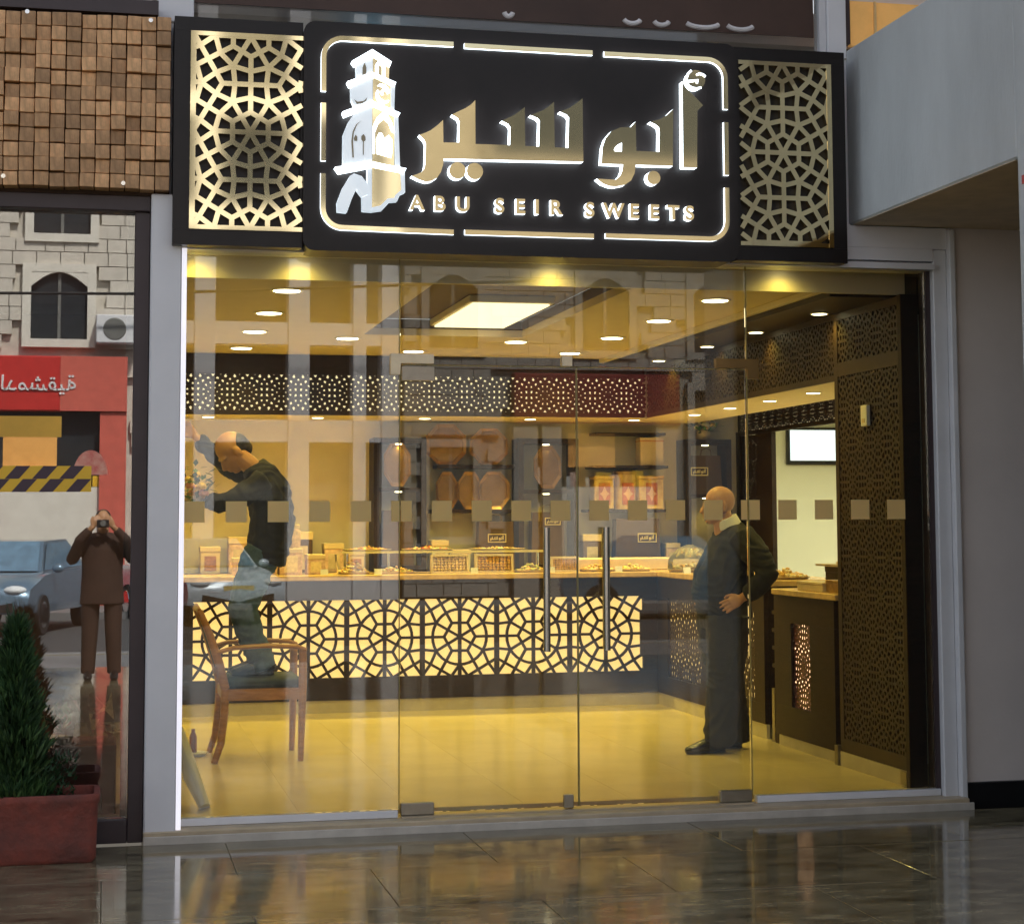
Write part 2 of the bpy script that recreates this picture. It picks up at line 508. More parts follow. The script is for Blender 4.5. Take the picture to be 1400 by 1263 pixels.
M_carglass = mat('car_glass', (.14, .24, .34), .08, var=.2)  # bluish base colour, reflected sky put into the glass colour
M_tyre = mat('tyre_rubber', (.015, .015, .016), .8)
M_lampglass = mat('headlamp_glass', (.75, .78, .80), .1, var=.03)
M_plate = mat('number_plate', (.80, .60, .20), .4)
M_boardwhite = mat('white_board', (.60, .60, .57), .5, var=.05)
# ---------------------------------------------------------------- lettering outlines (sign plane, metres)
SEIR = [(1.205,3.5),(1.229,3.509),(1.264,3.526),(1.302,3.556),(1.33,3.584),(1.332,3.465),(1.414,3.468),(1.417,3.576),(1.409,3.596),(1.377,3.614),(1.416,3.635),(1.45,3.652),(1.478,3.672),(1.501,3.696),(1.502,3.464),(1.686,3.466),(1.689,3.56),(1.677,3.578),(1.642,3.593),(1.67,3.606),(1.709,3.627),(1.744,3.653),(1.767,3.672),(1.768,3.465),(1.842,3.464),(1.847,3.602),(1.834,3.617),(1.797,3.63),(1.864,3.659),(1.892,3.678),(1.925,3.707),(1.928,3.464),(2.001,3.464),(2.006,3.625),(1.994,3.641),(1.956,3.656),(2.006,3.676),(2.049,3.707),(2.081,3.734),(2.083,3.393),(1.334,3.379),(1.33,3.348),(1.319,3.31),(1.298,3.278),(1.271,3.26),(1.24,3.254),(1.202,3.265),(1.164,3.283),(1.188,3.291),(1.216,3.304),(1.231,3.323),(1.236,3.348),(1.239,3.455),(1.231,3.475),(1.217,3.488)]
ABU = [(2.583,3.699),(2.548,3.665),(2.509,3.64),(2.452,3.623),(2.479,3.613),(2.502,3.596),(2.505,3.573),(2.502,3.463),(2.375,3.463),(2.373,3.622),(2.345,3.59),(2.288,3.586),(2.238,3.563),(2.205,3.523),(2.188,3.473),(2.182,3.386),(2.3,3.386),(2.297,3.356),(2.285,3.327),(2.259,3.303),(2.156,3.305),(2.188,3.28),(2.227,3.267),(2.262,3.266),(2.309,3.277),(2.345,3.303),(2.364,3.341),(2.371,3.387),(2.577,3.389)]
ALIF = [(2.636,3.853),(2.649,3.828),(2.676,3.798),(2.715,3.763),(2.752,3.727),(2.719,3.696),(2.713,3.385),(2.635,3.384)]
DOTS = [(1.406,3.32),(1.498,3.32),(2.47,3.322),(2.713,3.866)]
WAWHOLE = [(2.295,3.503),(2.276,3.494),(2.261,3.482),(2.251,3.465),(2.255,3.456),(2.294,3.456)]
HAMZA = [[(2.686,3.913),(2.668,3.896),(2.659,3.872),(2.66,3.854),(2.692,3.856),(2.723,3.862),(2.716,3.845)],[(2.716,3.891),(2.731,3.898),(2.75,3.895),(2.765,3.884)],[(2.66,3.849),(2.67,3.829),(2.691,3.818),(2.715,3.815),(2.74,3.823)]]
TW = {'cap':[(.853,3.871),(.958,3.938),(1.059,3.878),(1.05,3.852),(.965,3.904),(.868,3.85)],
'lant_l':[(.876,3.853),(.961,3.901),(.962,3.809),(.88,3.771)],
'lant_slot':[(.908,3.799),(.908,3.84),(.918,3.867),(.928,3.842),(.928,3.809)],
'lant_r':[(.964,3.899),(1.049,3.854),(1.047,3.777),(.965,3.817)],
'lant_arch':[(.976,3.819),(.976,3.86),(.988,3.878),(1.005,3.884),(1.021,3.873),(1.027,3.851),(1.027,3.789),(1.012,3.796),(1.012,3.847),(1.003,3.862),(.992,3.854),(.992,3.812)],
'corn2':[(.83,3.763),(.962,3.817),(1.083,3.77),(1.074,3.749),(.964,3.799),(.843,3.739)],
'clk_l':[(.85,3.735),(.961,3.794),(.961,3.663),(.869,3.632),(.851,3.671)],
'clk_ll':[(.865,3.672),(.883,3.659),(.915,3.665),(.933,3.686),(.928,3.667),(.908,3.652),(.879,3.647)],
'clk_r':[(.965,3.796),(1.057,3.76),(1.057,3.635),(.965,3.666)],
'clk_edge':[(1.057,3.761),(1.078,3.753),(1.074,3.625),(1.058,3.633)],
'clk_ring':[(.987,3.729),(.979,3.712),(.98,3.688),(.993,3.663),(1.016,3.653),(1.045,3.666),(1.047,3.677),(1.024,3.673),(1.002,3.684),(.993,3.703),(.996,3.722)],
'clk_ring2':[(.986,3.75),(1.003,3.762),(1.027,3.756),(1.045,3.739),(1.051,3.717),(1.039,3.708),(1.031,3.725),(1.013,3.719),(1.02,3.705),(1.009,3.702),(1.0,3.718),(1.02,3.739),(1.003,3.748)],
'corn3':[(.806,3.604),(.96,3.667),(1.105,3.61),(1.093,3.589),(.961,3.646),(.816,3.581)],
'body_l':[(.867,3.598),(.959,3.641),(.959,3.358),(.81,3.327),(.811,3.488),(.837,3.554)],
'body_groove':[(.851,3.453),(.858,3.504),(.876,3.541),(.901,3.561),(.88,3.538),(.864,3.497),(.86,3.454),(.865,3.367),(.857,3.367)],
'body_slot1':[(.867,3.454),(.864,3.468),(.873,3.487),(.882,3.476),(.882,3.455)],
'body_slot2':[(.903,3.463),(.903,3.481),(.914,3.492),(.924,3.478),(.925,3.46),(.916,3.452),(.916,3.384),(.911,3.383),(.911,3.452)],
'body_r':[(.962,3.64),(1.076,3.593),(1.076,3.332),(.963,3.355)],
'body_arch':[(.965,3.538),(.984,3.583),(1.013,3.609),(1.042,3.596),(1.064,3.557),(1.075,3.506),(1.061,3.513),(1.045,3.556),(1.02,3.577),(.991,3.55),(.973,3.502),(.974,3.393),(.965,3.393)],
'body_lit':[(.982,3.473),(.995,3.503),(1.009,3.504),(1.024,3.475),(1.046,3.494),(1.064,3.47),(1.064,3.404),(1.06,3.375),(.984,3.394)],
'body_edge':[(1.074,3.594),(1.095,3.593),(1.105,3.324),(1.082,3.328)],
'corn4':[(.768,3.314),(.959,3.348),(1.137,3.321),(1.124,3.297),(.959,3.324),(.789,3.285)],
'base_r':[(.961,3.322),(1.107,3.298),(1.113,3.21),(1.082,3.183),(1.075,3.165),(1.039,3.16),(1.003,3.123),(.961,3.114)],
'base_edge':[(1.107,3.3),(1.129,3.298),(1.132,3.197),(1.105,3.184),(1.091,3.15),(1.054,3.146),(1.014,3.101),(.96,3.092),(.96,3.112),(1.003,3.123),(1.039,3.16),(1.075,3.166),(1.084,3.183),(1.113,3.21)],
'base_strip':[(.936,3.321),(.958,3.323),(.959,3.092),(.911,3.094),(.91,3.163),(.937,3.175)],
'arch':[(.781,3.133),(.809,3.21),(.845,3.271),(.866,3.285),(.906,3.273),(.937,3.232),(.937,3.178),(.91,3.166),(.879,3.207),(.854,3.15),(.831,3.083),(.783,3.087)]}
# ================================================================ ground
PZ = -0.08
ground = bx('ground', (-260, 260, -260, -34, -.30, -.20), M_asphalt, kind='structure')
road = bx('road', (-120, 120, -34, -14.0, -.30, -.19), M_asphalt, kind='structure')
pav = bx('pavement', (-40, 40, -14.0, -.16, -.30, PZ - .006), M_grout, kind='structure')
sw, sh = 1.20, .90
for i in range(-3, 6):
    for j in range(0, 4):
        x0, y1 = i * sw + .25 + (0.6 if j % 2 else 0), -.165 - j * sh
        me = MB().bbox(x0 + .002, x0 + sw - .002, y1 - sh + .002, y1 - .002, PZ - .05, PZ + random.uniform(-.0008, .0008), b=.0012).mesh('paving_slab', M_marble)
        put('paving_slab', me, pav)
mb = MB()
for i in range(-13, 14):
    for j in range(0, 5):
        y1 = -3.78 - j * 2.0
        mb.bbox(i * 2.0 + .003, i * 2.0 + 1.997, y1 - 1.997, y1, PZ - .05, PZ - .001, b=.002, mi=0 if j < 4 else 1)
put('far_paving', mb.mesh('far_paving', [M_marble, M_pave]), pav, kind='stuff')
kerb = MB().bbox(-40, 40, -14.25, -14.003, -.30, PZ + .01, b=.02)
put('kerb', kerb.mesh('kerb', M_pave), pav)
bx('far_pavement', (-120, 120, -27.4, -24.5, -.29, -.06), M_pave, kind='structure')

# ================================================================ the building that holds the shop
bld = thing('shop_building', (2.0, 0.3, PZ), 'white framed ground floor shop building with rendered beam on the right', 'building')
bx('threshold', (-.15, 4.28, -.16, .14, PZ - .1, -.02), M_sill, bld, b=.006)
bx('threshold_lip', (-.15, 4.30, -.175, -.162, PZ - .1, -.042), mat('pale_stone_lip', (.52, .48, .42), .5, var=.15, scale=7), bld, b=.003)
bx('floor_rail', (.034, 1.14, -.035, .035, -.019, .018), M_alu, bld, b=.003)
bx('floor_rail', (3.10, 4.17, -.035, .035, -.019, .018), M_alu, bld, b=.003)
bx('post', (-.148, .008, -.15, .10, PZ - .1, 3.17), M_white, bld, b=.006)
bx('side_frame', (4.178, 4.262, -.06, .10, PZ, 3.02), M_alu, bld, b=.006)
bx('side_frame', (4.263, 4.300, -.10, .10, PZ, 3.13), M_alu, bld, b=.006)
bx('frame_return', (4.150, 4.177, -.02, .08, -.02, 2.9), M_frame, bld)
bx('led_strip', (.010, .034, -.125, -.10, -.03, 2.90), M_strip, bld, label='thin white lit strip along the left edge of the glass')
bx('header', (-.148, 4.262, .001, .10, 2.935, 4.10), M_white, bld)
bx('header_cover', (3.60, 4.177, -.064, 0, 2.95, 3.02), M_white, bld)
bx('header_cover', (3.60, 4.262, -.064, 0, 3.021, 3.14), M_white, bld)
bx('ceiling_soffit_edge', (.008, 4.178, -.09, .10, 2.90, 2.934), M_alu, bld)
bx('side_wall', (4.301, 9.0, -.05, .12, .05, 3.148), M_wall, bld)
bx('skirting', (4.301, 9.0, -.07, .12, PZ - .02, .048), M_black, bld, b=.003)
bx('upper_wall', (-30, -.15, .10, .4, 4.10, 12), M_wall, bld)
bx('upper_wall', (3.76, 30, .10, .4, 4.46, 12), M_wall, bld)
bx('upper_wall', (-.149, 3.759, .30, .5, 5.4, 12), M_wall, bld)
bx('upper_slab', (-30, 30, .5, 9.0, 4.3, 4.5), M_wall, bld)
bx('roof', (-30, 30, .5, 9.0, 12.0, 12.2), M_wall, bld)
bx('beam', (3.70, 9.0, -2.0, -.001, 3.15, 4.15), M_beam, bld, b=.01)
bx('column', (3.698, 9.0, -2.62, -2.001, PZ - .02, 12), M_beam, bld, b=.012)
bx('pier_dimmer', (3.72, 9.0, -2.0, -1.97, PZ, 3.149), mat('dimmer_dark', (.035, .025, .018), .6, var=.3), bld)  # unseen dark panel added to the pier to dim the glass reflection
bx('beam_soffit', (3.705, 9.0, -1.969, -.055, 3.145, 3.1485), mat('tan_soffit_bounce', (.62, .50, .34), .7), bld)  # tan board, the shop's warm bounce light put into its colour
bx('stain_mark', (3.694, 3.697, -2.10, -2.05, 3.02, 3.06), M_red, bld)
# upper storey behind and above the sign
win = thing('upper_window', (1.8, .12, 4.10), 'upper floor window strip with a brown banner above the lit sign', 'window')
bx('window_frame', (-.128, .06, -.02, .10, 4.101, 5.4), M_white, win, b=.004)
bx('window_frame', (3.545, 3.585, 0, .08, 4.101, 5.4), M_alu, win)
bx('window_frame', (3.588, 3.70, -.02, .10, 4.101, 5.4), M_white, win, b=.004)
bx('pane', (.061, 3.544, .04, .05, 4.101, 5.4), M_pane, win)
bx('banner', (.061, 3.52, .022, .03, 4.222, 5.4), M_banner, win)
for x, w_ in ((1.75, .05), (2.45, .10), (2.62, .09), (2.86, .20), (3.08, .16)):
    pts = [(x + w_ / 2 * math.cos(R(a)), .02 * math.sin(R(a))) for a in range(200, 341, 14)]
    m_ = MB().tube([(p[0], .020, 4.275 + p[1] * 1.6) for p in pts], .014, 8)
    put('letter_stroke', m_.mesh('letter_stroke', M_ink), win)
bx('room_back', (-.1, 3.7, .9, .95, 4.1, 5.4), mat('upper_room', (.10, .16, .20), .7, var=.4, scale=3), win)
bx('blue_lamp', (1.0, 1.16, .35, .40, 4.13, 4.19), mat('blue_tube', (.3, .6, .9), .4, emit=(.25, .65, 1), estr=1.2), win)
for x in (1.95, 2.03, 2.14, 2.25, 2.7, 2.95): bx('stored_item', (x, x + random.uniform(.04, .09), .2, .26, 4.101, 4.17 + random.random() * .05), M_box, win)
ow = thing('orange_upper_wall', (4.2, .1, 4.2), 'orange lit wall strip above the grey beam at top right', 'wall')
bx('wall_panel', (3.76, 5.2, .06, .099, 4.20, 4.46), M_orange, ow)
bx('panel_post', (3.705, 3.745, .03, .10, 4.20, 5.4), M_frame, ow)
bx('panel_post', (3.90, 3.915, .045, .059, 4.21, 4.46), mat('orange_rib', (.9, .6, .25), .6), ow)

# ================================================================ wooden block panel over the left shop
wp = thing('wood_block_panel', (-.8, -.1, 3.17), 'panel of square teak blocks set at uneven depths above the left shop window', 'wall panel')
bx('backing_board', (-3.0, -.058, -.10, .10, 3.165, 4.085), M_woodback, wp)
bw = .0742
blocks = [MB().bbox(-bw / 2 + .0022 + _ * .0006, bw / 2 - .0022, -.05, .05, -bw / 2 + .0022, bw / 2 - .0022 - _ * .0006, b=.0022).mesh('wood_block', M_wood) for _ in range(3)]
for i in range(13):
    for j in range(12):
        x = -.060 - bw * (i + .5); z = 3.18 + bw * (j + .5)
        put('wood_block', random.choice(blocks), wp, loc=(x, -.145 - random.choice((0, .003, .006, .010, .016, .023, .030)), z + random.uniform(-.003, .003))).rotation_euler = (0, random.uniform(-.035, .035), random.uniform(-.03, .03))
mb = MB()
for i in range(13, 38):
    for j in range(12):
        x = -.060 - bw * (i + .5); z = 3.18 + bw * (j + .5); d = random.uniform(0, .034)
        mb.box(x - bw / 2 + .001, x + bw / 2 - .001, -.195 - d, -.101, z - bw / 2 + .001, z + bw / 2 - .001)
put('wood_blocks_beyond', mb.mesh('wood_blocks_beyond', M_wood), wp, kind='stuff')
for x, z in ((-.77, 4.05), (-.165, 4.04), (-.87, 3.215), (-.29, 3.20)):
    put('screw_cap', MB().lathe((x, -.236, z), [(.011, -.02), (.011, 0), (.007, .006)][::-1], 12, 'y').mesh('screw_cap', M_chrome), wp)
bx('top_trim', (-3.0, -.125, -.19, .09, 4.087, 4.16), M_frame, wp)

# ================================================================ left shop window
lw = thing('left_shop_window', (-.6, 0, PZ), 'dark brown framed window of the neighbouring shop left of the white post', 'window')
bx('window_frame', (-3.0, -.150, -.11, .03, 3.085, 3.163), M_frame, lw, b=.004)
bx('window_frame', (-.226, -.150, -.085, .03, PZ, 3.084), M_frame, lw, b=.004)
bx('window_frame', (-3.0, -.227, -.085, .03, PZ, .035), M_frame, lw, b=.004)
bx('pane', (-3.0, -.227, -.03, -.02, .036, 3.084), M_glass2, lw)
bx('inner_jamb', (-.262, -.228, -.018, .03, .036, 3.084), M_frame, lw)
def tape(px0, px1, z0, z1, n):
    y = -.0325
    h = (z1 - z0) / 2; L = (px1 - px0) / n
    bx('tape_base', (px0, px1, -.0318, -.0305, z0, z1), M_tapey, t_)
    for r in (0, 1):
        za, zb = (z1 - h + .0005, z1) if r == 0 else (z0, z1 - h - .0005)
        for k in range(n + 1):
            xo = px1 - (k + (.25 if r == 0 else .0)) * L
            sk = L * .42
            q = [(xo - L * .52 - sk, za), (xo - sk, za), (xo, zb), (xo - L * .52, zb)]
            q = [(min(px1, max(px0, x)), z) for x, z in q]
            if q[1][0] - q[0][0] < .004 and q[2][0] - q[3][0] < .004: continue
            put('tape_mark', MB().prism(q, -.0325, -.0319).mesh('tape_mark', M_tapeb), t_)
t_ = thing('warning_tape', (-.7, -.03, 1.6), 'yellow and dark chevron warning tape stuck across the left window', 'tape')
tape(-1.35, -.425, 1.66, 1.79, 7)
bx('window_sticker', (-.89, -.575, -.0318, -.0305, 1.935, 2.04), mat('amber_sticker', (.75, .42, .05), .5, var=.15, scale=3), None, label='plain amber rectangular sticker on the left window above the tape', cat='sticker')
st = MB(); st.prism([(-.43 + .085 * math.cos(R(a)), 1.745 + .125 * math.sin(R(a))) for a in range(0, 181, 12)], -.0312, -.0305)
rs = put('round_sticker', st.mesh('round_sticker', mat('red_round_sticker', (.70, .16, .12), .5, c2=(.80, .42, .30), scale=25)), None, label='half round red sticker rising behind the chevron tape', cat='sticker')
nb = thing('neighbour_shop_room', (-1.6, 2, PZ), 'dim room with red brown floor behind the left window', 'room')
bx('floor', (-3.0, -.151, .04, 5, PZ, -.02), M_floorred, nb)
bx('back_wall', (-3.0, -.151, 5.0, 5.1, -.02, 3.1), M_roomdark, nb)
bx('ceiling', (-3.0, -.151, .04, 5, 3.1, 3.15), M_roomdark, nb)
bx('left_wall', (-3.1, -3.0, .04, 5, -.02, 3.1), M_roomdark, nb)
bx('low_shelf', (-1.1, -.28, .35, .75, -.019, .36), mat('red_brown_shelf', (.17, .045, .03), .5, var=.2), nb, b=.01)
pb = MB()
for k in range(46):
    c = Vector((random.uniform(-.46, -.20) - .05, random.uniform(.42, .62), random.uniform(.37, .62)))
    q = [c + Vector((random.uniform(-.09, .09), random.uniform(-.05, .05), random.uniform(-.09, .09))) for _ in range(3)]
    q = [Vector((min(-.2, p.x), p.y, max(.365, min(.66, p.z)))) for p in q]
    n = len(pb.v); pb.v += [tuple(p) for p in q]; pb.face((n, n + 1, n + 2))
put('plastic_bag', pb.mesh('plastic_bag', M_plastic), None, label='crumpled clear plastic bag behind the left window glass', cat='bag')
fp = thing('small_potted_plant', (-.62, .5, .36), 'small green plant in a pale tray behind the left window', 'plant')
put('pot', MB().lathe((-.60, .45, .362), [(.09, 0), (.10, .03), (.09, .03)], 16).mesh('pot', M_boardwhite), fp)
mb = MB()
for k in range(90):
    a = random.uniform(0, 6.28); r = random.uniform(.01, .09); h = random.uniform(.03, .2)
    p = Vector((-.60 + r * math.cos(a), .45 + r * math.sin(a), .392 + h * .8)); d = Vector((random.uniform(-1, 1), random.uniform(-1, 1), random.uniform(0, 1))).normalized()
    s_ = d.cross(Vector((0, 0, 1))).normalized() * .012
    n = len(mb.v); mb.v += [tuple(p), tuple(p + d * .03 + s_), tuple(p + d * .06), tuple(p + d * .03 - s_)]; mb.face((n, n + 1, n + 2, n + 3))
put('leaves', mb.mesh('leaves', M_leaf2), fp)

# ================================================================ the sign
sg = thing('shop_sign', (1.8, 0, 2.89), 'brown black sign with gold lattice ends, lit clock tower and lettering', 'sign')
def framed(x0, x1, ix0, ix1):
    bx('end_panel', (x0, x1, -.17, 0, 2.905, 4.083), M_sign, sg, b=.003)
    mb = MB()
    mb.box(x0, x1, -.205, -.171, 2.905, 2.985); mb.box(x0, x1, -.205, -.171, 4.012, 4.083)
    mb.box(x0, ix0, -.205, -.171, 2.9855, 4.0115); mb.box(ix1, x1, -.205, -.171, 2.9855, 4.0115)
    put('panel_border', mb.mesh('panel_border', M_sign), sg)
framed(-.044, .6115, .036, .60)
framed(2.9625, 3.606, 2.99, 3.526)
def goldpanel(x0, x1, cx, cz, ed):
    mb = MB()
    z0, z1 = 2.987, 4.010
    lattice(mb, (x0 + .012, x1 - .012, z0 + .012, z1 - .012), .498, (cx, cz), .026, XZ, -.214, -.174)
    w_ = .028
    mb.box(x0, x1, -.2145, -.1735, z0, z0 + w_ * .8); mb.box(x0, x1, -.2145, -.1735, z1 - w_ * .8, z1)
    if ed < 0: mb.box(x0, x0 + w_, -.2155, -.1735, z0, z1)
    else: mb.box(x1 - w_, x1, -.2155, -.1735, z0, z1)
    put('gold_lattice', mb.mesh('gold_lattice', M_gold), sg)
goldpanel(.038, .612, .343, 3.494, -1)
goldpanel(2.985, 3.524, 3.237, 3.504, 1)
def rrect(x0, x1, z0, z1, r, seg=6):
    p = []
    for cx, cz, a0 in ((x1 - r, z1 - r, 0), (x0 + r, z1 - r, 90), (x0 + r, z0 + r, 180), (x1 - r, z0 + r, 270)):
        for k in range(seg + 1):
            a = R(a0 + 90 * k / seg); p.append((cx + r * math.cos(a), cz + r * math.sin(a)))
    return p
put('centre_panel', MB().prism(rrect(.612, 2.962, 2.889, 4.088, .06), -.24, -.001).mesh('centre_panel', M_sign), sg)
# raised gold frame in segments with lit returns
def seg_strip(path, w_, name='frame_segment'):
    L_, R_ = [], []
    for i, p in enumerate(path):
        p = Vector(p); a = Vector(path[max(i - 1, 0)]); b = Vector(path[min(i + 1, len(path) - 1)])
        t = (b - a).normalized(); n = Vector((-t.y, t.x))
        L_.append(tuple(p + n * w_ / 2)); R_.append(tuple(p - n * w_ / 2))
    put(name, MB().prism(L_ + R_[::-1], -.262, -.2405, 0, 1).mesh(name, [M_gold, M_led]), sg)
fx0, fx1, fz0, fz1, fr = .712, 2.893, 3.008, 3.998, .10
def arc(cx, cz, a0, a1): return [(cx + fr * math.cos(R(a0 + (a1 - a0) * k / 8)), cz + fr * math.sin(R(a0 + (a1 - a0) * k / 8))) for k in range(9)]
W = .026
seg_strip([(fx0, 3.715)] + arc(fx0 + fr, fz1 - fr, 180, 90) + [(1.393, fz1)], W)
seg_strip([(1.452, fz1 - .004), (2.148, fz1 - .006)], W)
seg_strip([(2.212, fz1 - .008)] + arc(fx1 - fr, fz1 - fr - .008, 90, 0) + [(fx1, 3.72)], W)
seg_strip([(fx0, 3.655), (fx0, 3.352)], W); seg_strip([(fx1, 3.648), (fx1, 3.358)], W)
seg_strip([(fx0, 3.287)] + arc(fx0 + fr, fz0 + fr, 180, 270) + [(1.393, fz0 - .006)], W)
seg_strip([(1.452, fz0 - .004), (2.148, fz0 - .004)], W)
seg_strip([(2.212, fz0)] + arc(fx1 - fr, fz0 + fr, 270, 360) + [(fx1, 3.29)], W)
# Arabic lettering: gold faces, lit returns
def letter(pts, name='letter'):
    return put(name, MB().prism(pts, -.30, -.2405, 0, 1).mesh(name, [M_gold, M_led]), sg)
letter(SEIR); ab = letter(ABU); letter(ALIF)
put('letter_counter', MB().prism(WAWHOLE, -.302, -.3005).mesh('letter_counter', M_led), ab)
def disc(c, r, n=24): return [(c[0] + r * math.cos(2 * math.pi * k / n), c[1] + r * math.sin(2 * math.pi * k / n)) for k in range(n)]
letter(disc(DOTS[0], .044), 'letter_dot'); letter(disc(DOTS[1], .044), 'letter_dot'); letter(disc(DOTS[2], .037), 'letter_dot')
hz = letter(disc(DOTS[3], .052), 'hamza')
for h in HAMZA:
    put('hamza_stroke', MB().tube([(x, -.302, z) for x, z in h], .0065, 6).mesh('hamza_stroke', M_led), hz)
# Latin lettering
for word, xs, z in (('ABU', (1.162, 1.286, 1.402), 3.112), ('SEIR', (1.610, 1.718, 1.822, 1.905), 3.111), ('SWEETS', (2.098, 2.198, 2.340, 2.452, 2.552, 2.650), 3.106)):
    for ch, x in zip(word, xs):
        me = text_mesh('latin_letter', ch, .105, [M_gold, M_led], .02, .0035)
        xform(me, Matrix.Translation((x, -.262, z)) @ UPRIGHT)
        for p in me.polygons: p.material_index = 0 if p.normal.y < -.9 else 1
        put('latin_letter', me, sg)
# clock tower emblem
emb = MB()
gold_p, dark_p, white2 = MB(), MB(), MB()
for k, p in TW.items():
    if k in ('lant_r', 'clk_r', 'body_r', 'base_r'): gold_p.prism(p, -.286, -.2405)
    elif k in ('lant_slot', 'clk_ll', 'body_groove', 'body_slot1', 'body_slot2'): dark_p.prism(p, -.3008, -.2975)
    elif k in ('cap', 'corn2', 'corn3', 'corn4'): white2.prism(p, -.304, -.2405)
    elif k in ('lant_arch', 'clk_ring', 'clk_ring2', 'body_arch', 'body_lit'): white2.prism(p, -.294, -.2865)
    else: emb.prism(p, -.297, -.2405)
eo = put('tower_emblem', emb.mesh('tower_emblem', M_tower), sg, label='lit white and gold clock tower emblem')
put('tower_trim', white2.mesh('tower_trim', M_led), eo)
put('tower_gold_face', gold_p.mesh('tower_gold_face', M_gold), eo)
put('tower_slot', dark_p.mesh('tower_slot', mat('tower_slot_gold', (.30, .26, .18), .4, metal=.6)), eo)

# ================================================================ glazing: two fixed panels, a transom, two doors
def squares(par, xa, xb, y=-.0075):
    for x in sqx:
        a, b = max(x - .054, xa), min(x + .054, xb)
        if b - a > .012: bx('sticker_square', (a, b, y, -.0063, 1.503, 1.611), M_sticker, par)
def edges(par, x, z0, z1):
    bx('glass_edge', (x - .0025, x + .0025, -.0052, .0052, z0, z1), M_glassedge, par)
sqx = [.088 + k * .2145 for k in range(19)]
g1 = thing('fixed_glass_panel', (.6, 0, -.02), 'left fixed glass panel in front of the wooden chair', 'glass panel', 'shopfront glazing')
bx('pane', (.034, 1.148, -.006, .006, .019, 2.90), M_glass, g1); squares(g1, .034, 1.148); edges(g1, 1.150, .02, 2.90)
g2 = thing('fixed_glass_panel', (3.6, 0, -.02), 'right fixed glass panel in front of the tall lattice wall', 'glass panel', 'shopfront glazing')
bx('pane', (3.084, 4.148, -.006, .006, .019, 2.90), M_glass, g2); squares(g2, 3.084, 4.148); edges(g2, 3.081, .02, 2.90)
g3 = thing('transom_glass', (2.1, 0, 2.32), 'glass transom above the two glass doors', 'glass panel', 'shopfront glazing')
bx('pane', (1.154, 3.076, -.006, .006, 2.332, 2.90), M_glass, g3)
def door(x0, x1, label, hinge):
    d = thing('glass_door', ((x0 + x1) / 2, 0, -.01), label, 'door', 'frameless glass doors')
    bx('pane', (x0, x1, -.006, .006, .0, 2.325), M_glass, d)
    squares(d, x0, x1)
    edges(d, x1 + .002 if hinge < 0 else x0 - .002, .0, 2.325)
    bx('top_edge', (x0, x1, -.0055, .0055, 2.3255, 2.3295), M_glassedge, d)
    hx0, hx1 = (x0, x0 + .175) if hinge < 0 else (x1 - .18, x1)
    bx('patch_fitting', (hx0, hx1, -.022, .022, -.012, .05), M_steel, d, b=.004)
    hx = (x1 - .165) if hinge < 0 else (x0 + .155)
    for dy in (-.055, .055):
        h = put('handle', MB().tube([(hx + (0.012 if dy > 0 else -.012), dy, .815), (hx + (0.012 if dy > 0 else -.012), dy, 1.468)], .018, 14).mesh('handle', M_handle, 40), d)
        for z in (1.0, 1.29):
            put('handle_mount', MB().tube([(hx, 0.007 * (1 if dy > 0 else -1), z), (hx + (0.012 if dy > 0 else -.012), dy, z)], .008, 8).mesh('handle_mount', M_steel), h)
    return d
dl = door(1.157, 2.108, 'left glass door leaf with vertical steel handle', -1)
dr = door(2.116, 3.073, 'right glass door leaf with vertical steel handle', 1)
bx('floor_lock', (2.028, 2.080, -.02, .02, -.008, .062), M_steel, dl, b=.004)
bx('floor_plate', (1.157, 3.08, -.05, .05, -.0199, -.013), M_sill, bld)
M_patch = mat('pale_patch_plate', (.78, .66, .45), .3, metal=.2, var=.08, scale=12)
def patch(pts, label):
    put('glass_clamp', MB().prism(pts, -.02, .02).mesh('glass_clamp', M_patch), None, label=label, cat='clamp', group='glass clamps over the doors')
patch([(1.100, 2.275), (1.150, 2.275), (1.153, 2.335), (1.330, 2.335), (1.330, 2.385), (1.100, 2.385)], 'pale L shaped clamp at the upper left of the doors')
patch([(2.030, 2.332), (2.085, 2.332), (2.085, 2.385), (2.030, 2.385)], 'small pale clamp above the joint of the two doors')
put('glass_clamp', MB().prism([(2.900, 2.335), (3.076, 2.335), (3.084, 2.275), (3.145, 2.275), (3.145, 2.385), (2.900, 2.385)], -.02, .02).mesh('glass_clamp', mat('bronze_patch_plate', (.25, .15, .05), .3, metal=.6)), None, label='bronze L shaped clamp at the upper right of the doors', cat='clamp', group='glass clamps over the doors')
put('glass_clamp', MB().prism([(1.160, 2.245), (1.333, 2.245), (1.333, 2.318), (1.160, 2.318)], -.02, .02).mesh('glass_clamp', M_steel), dl) 
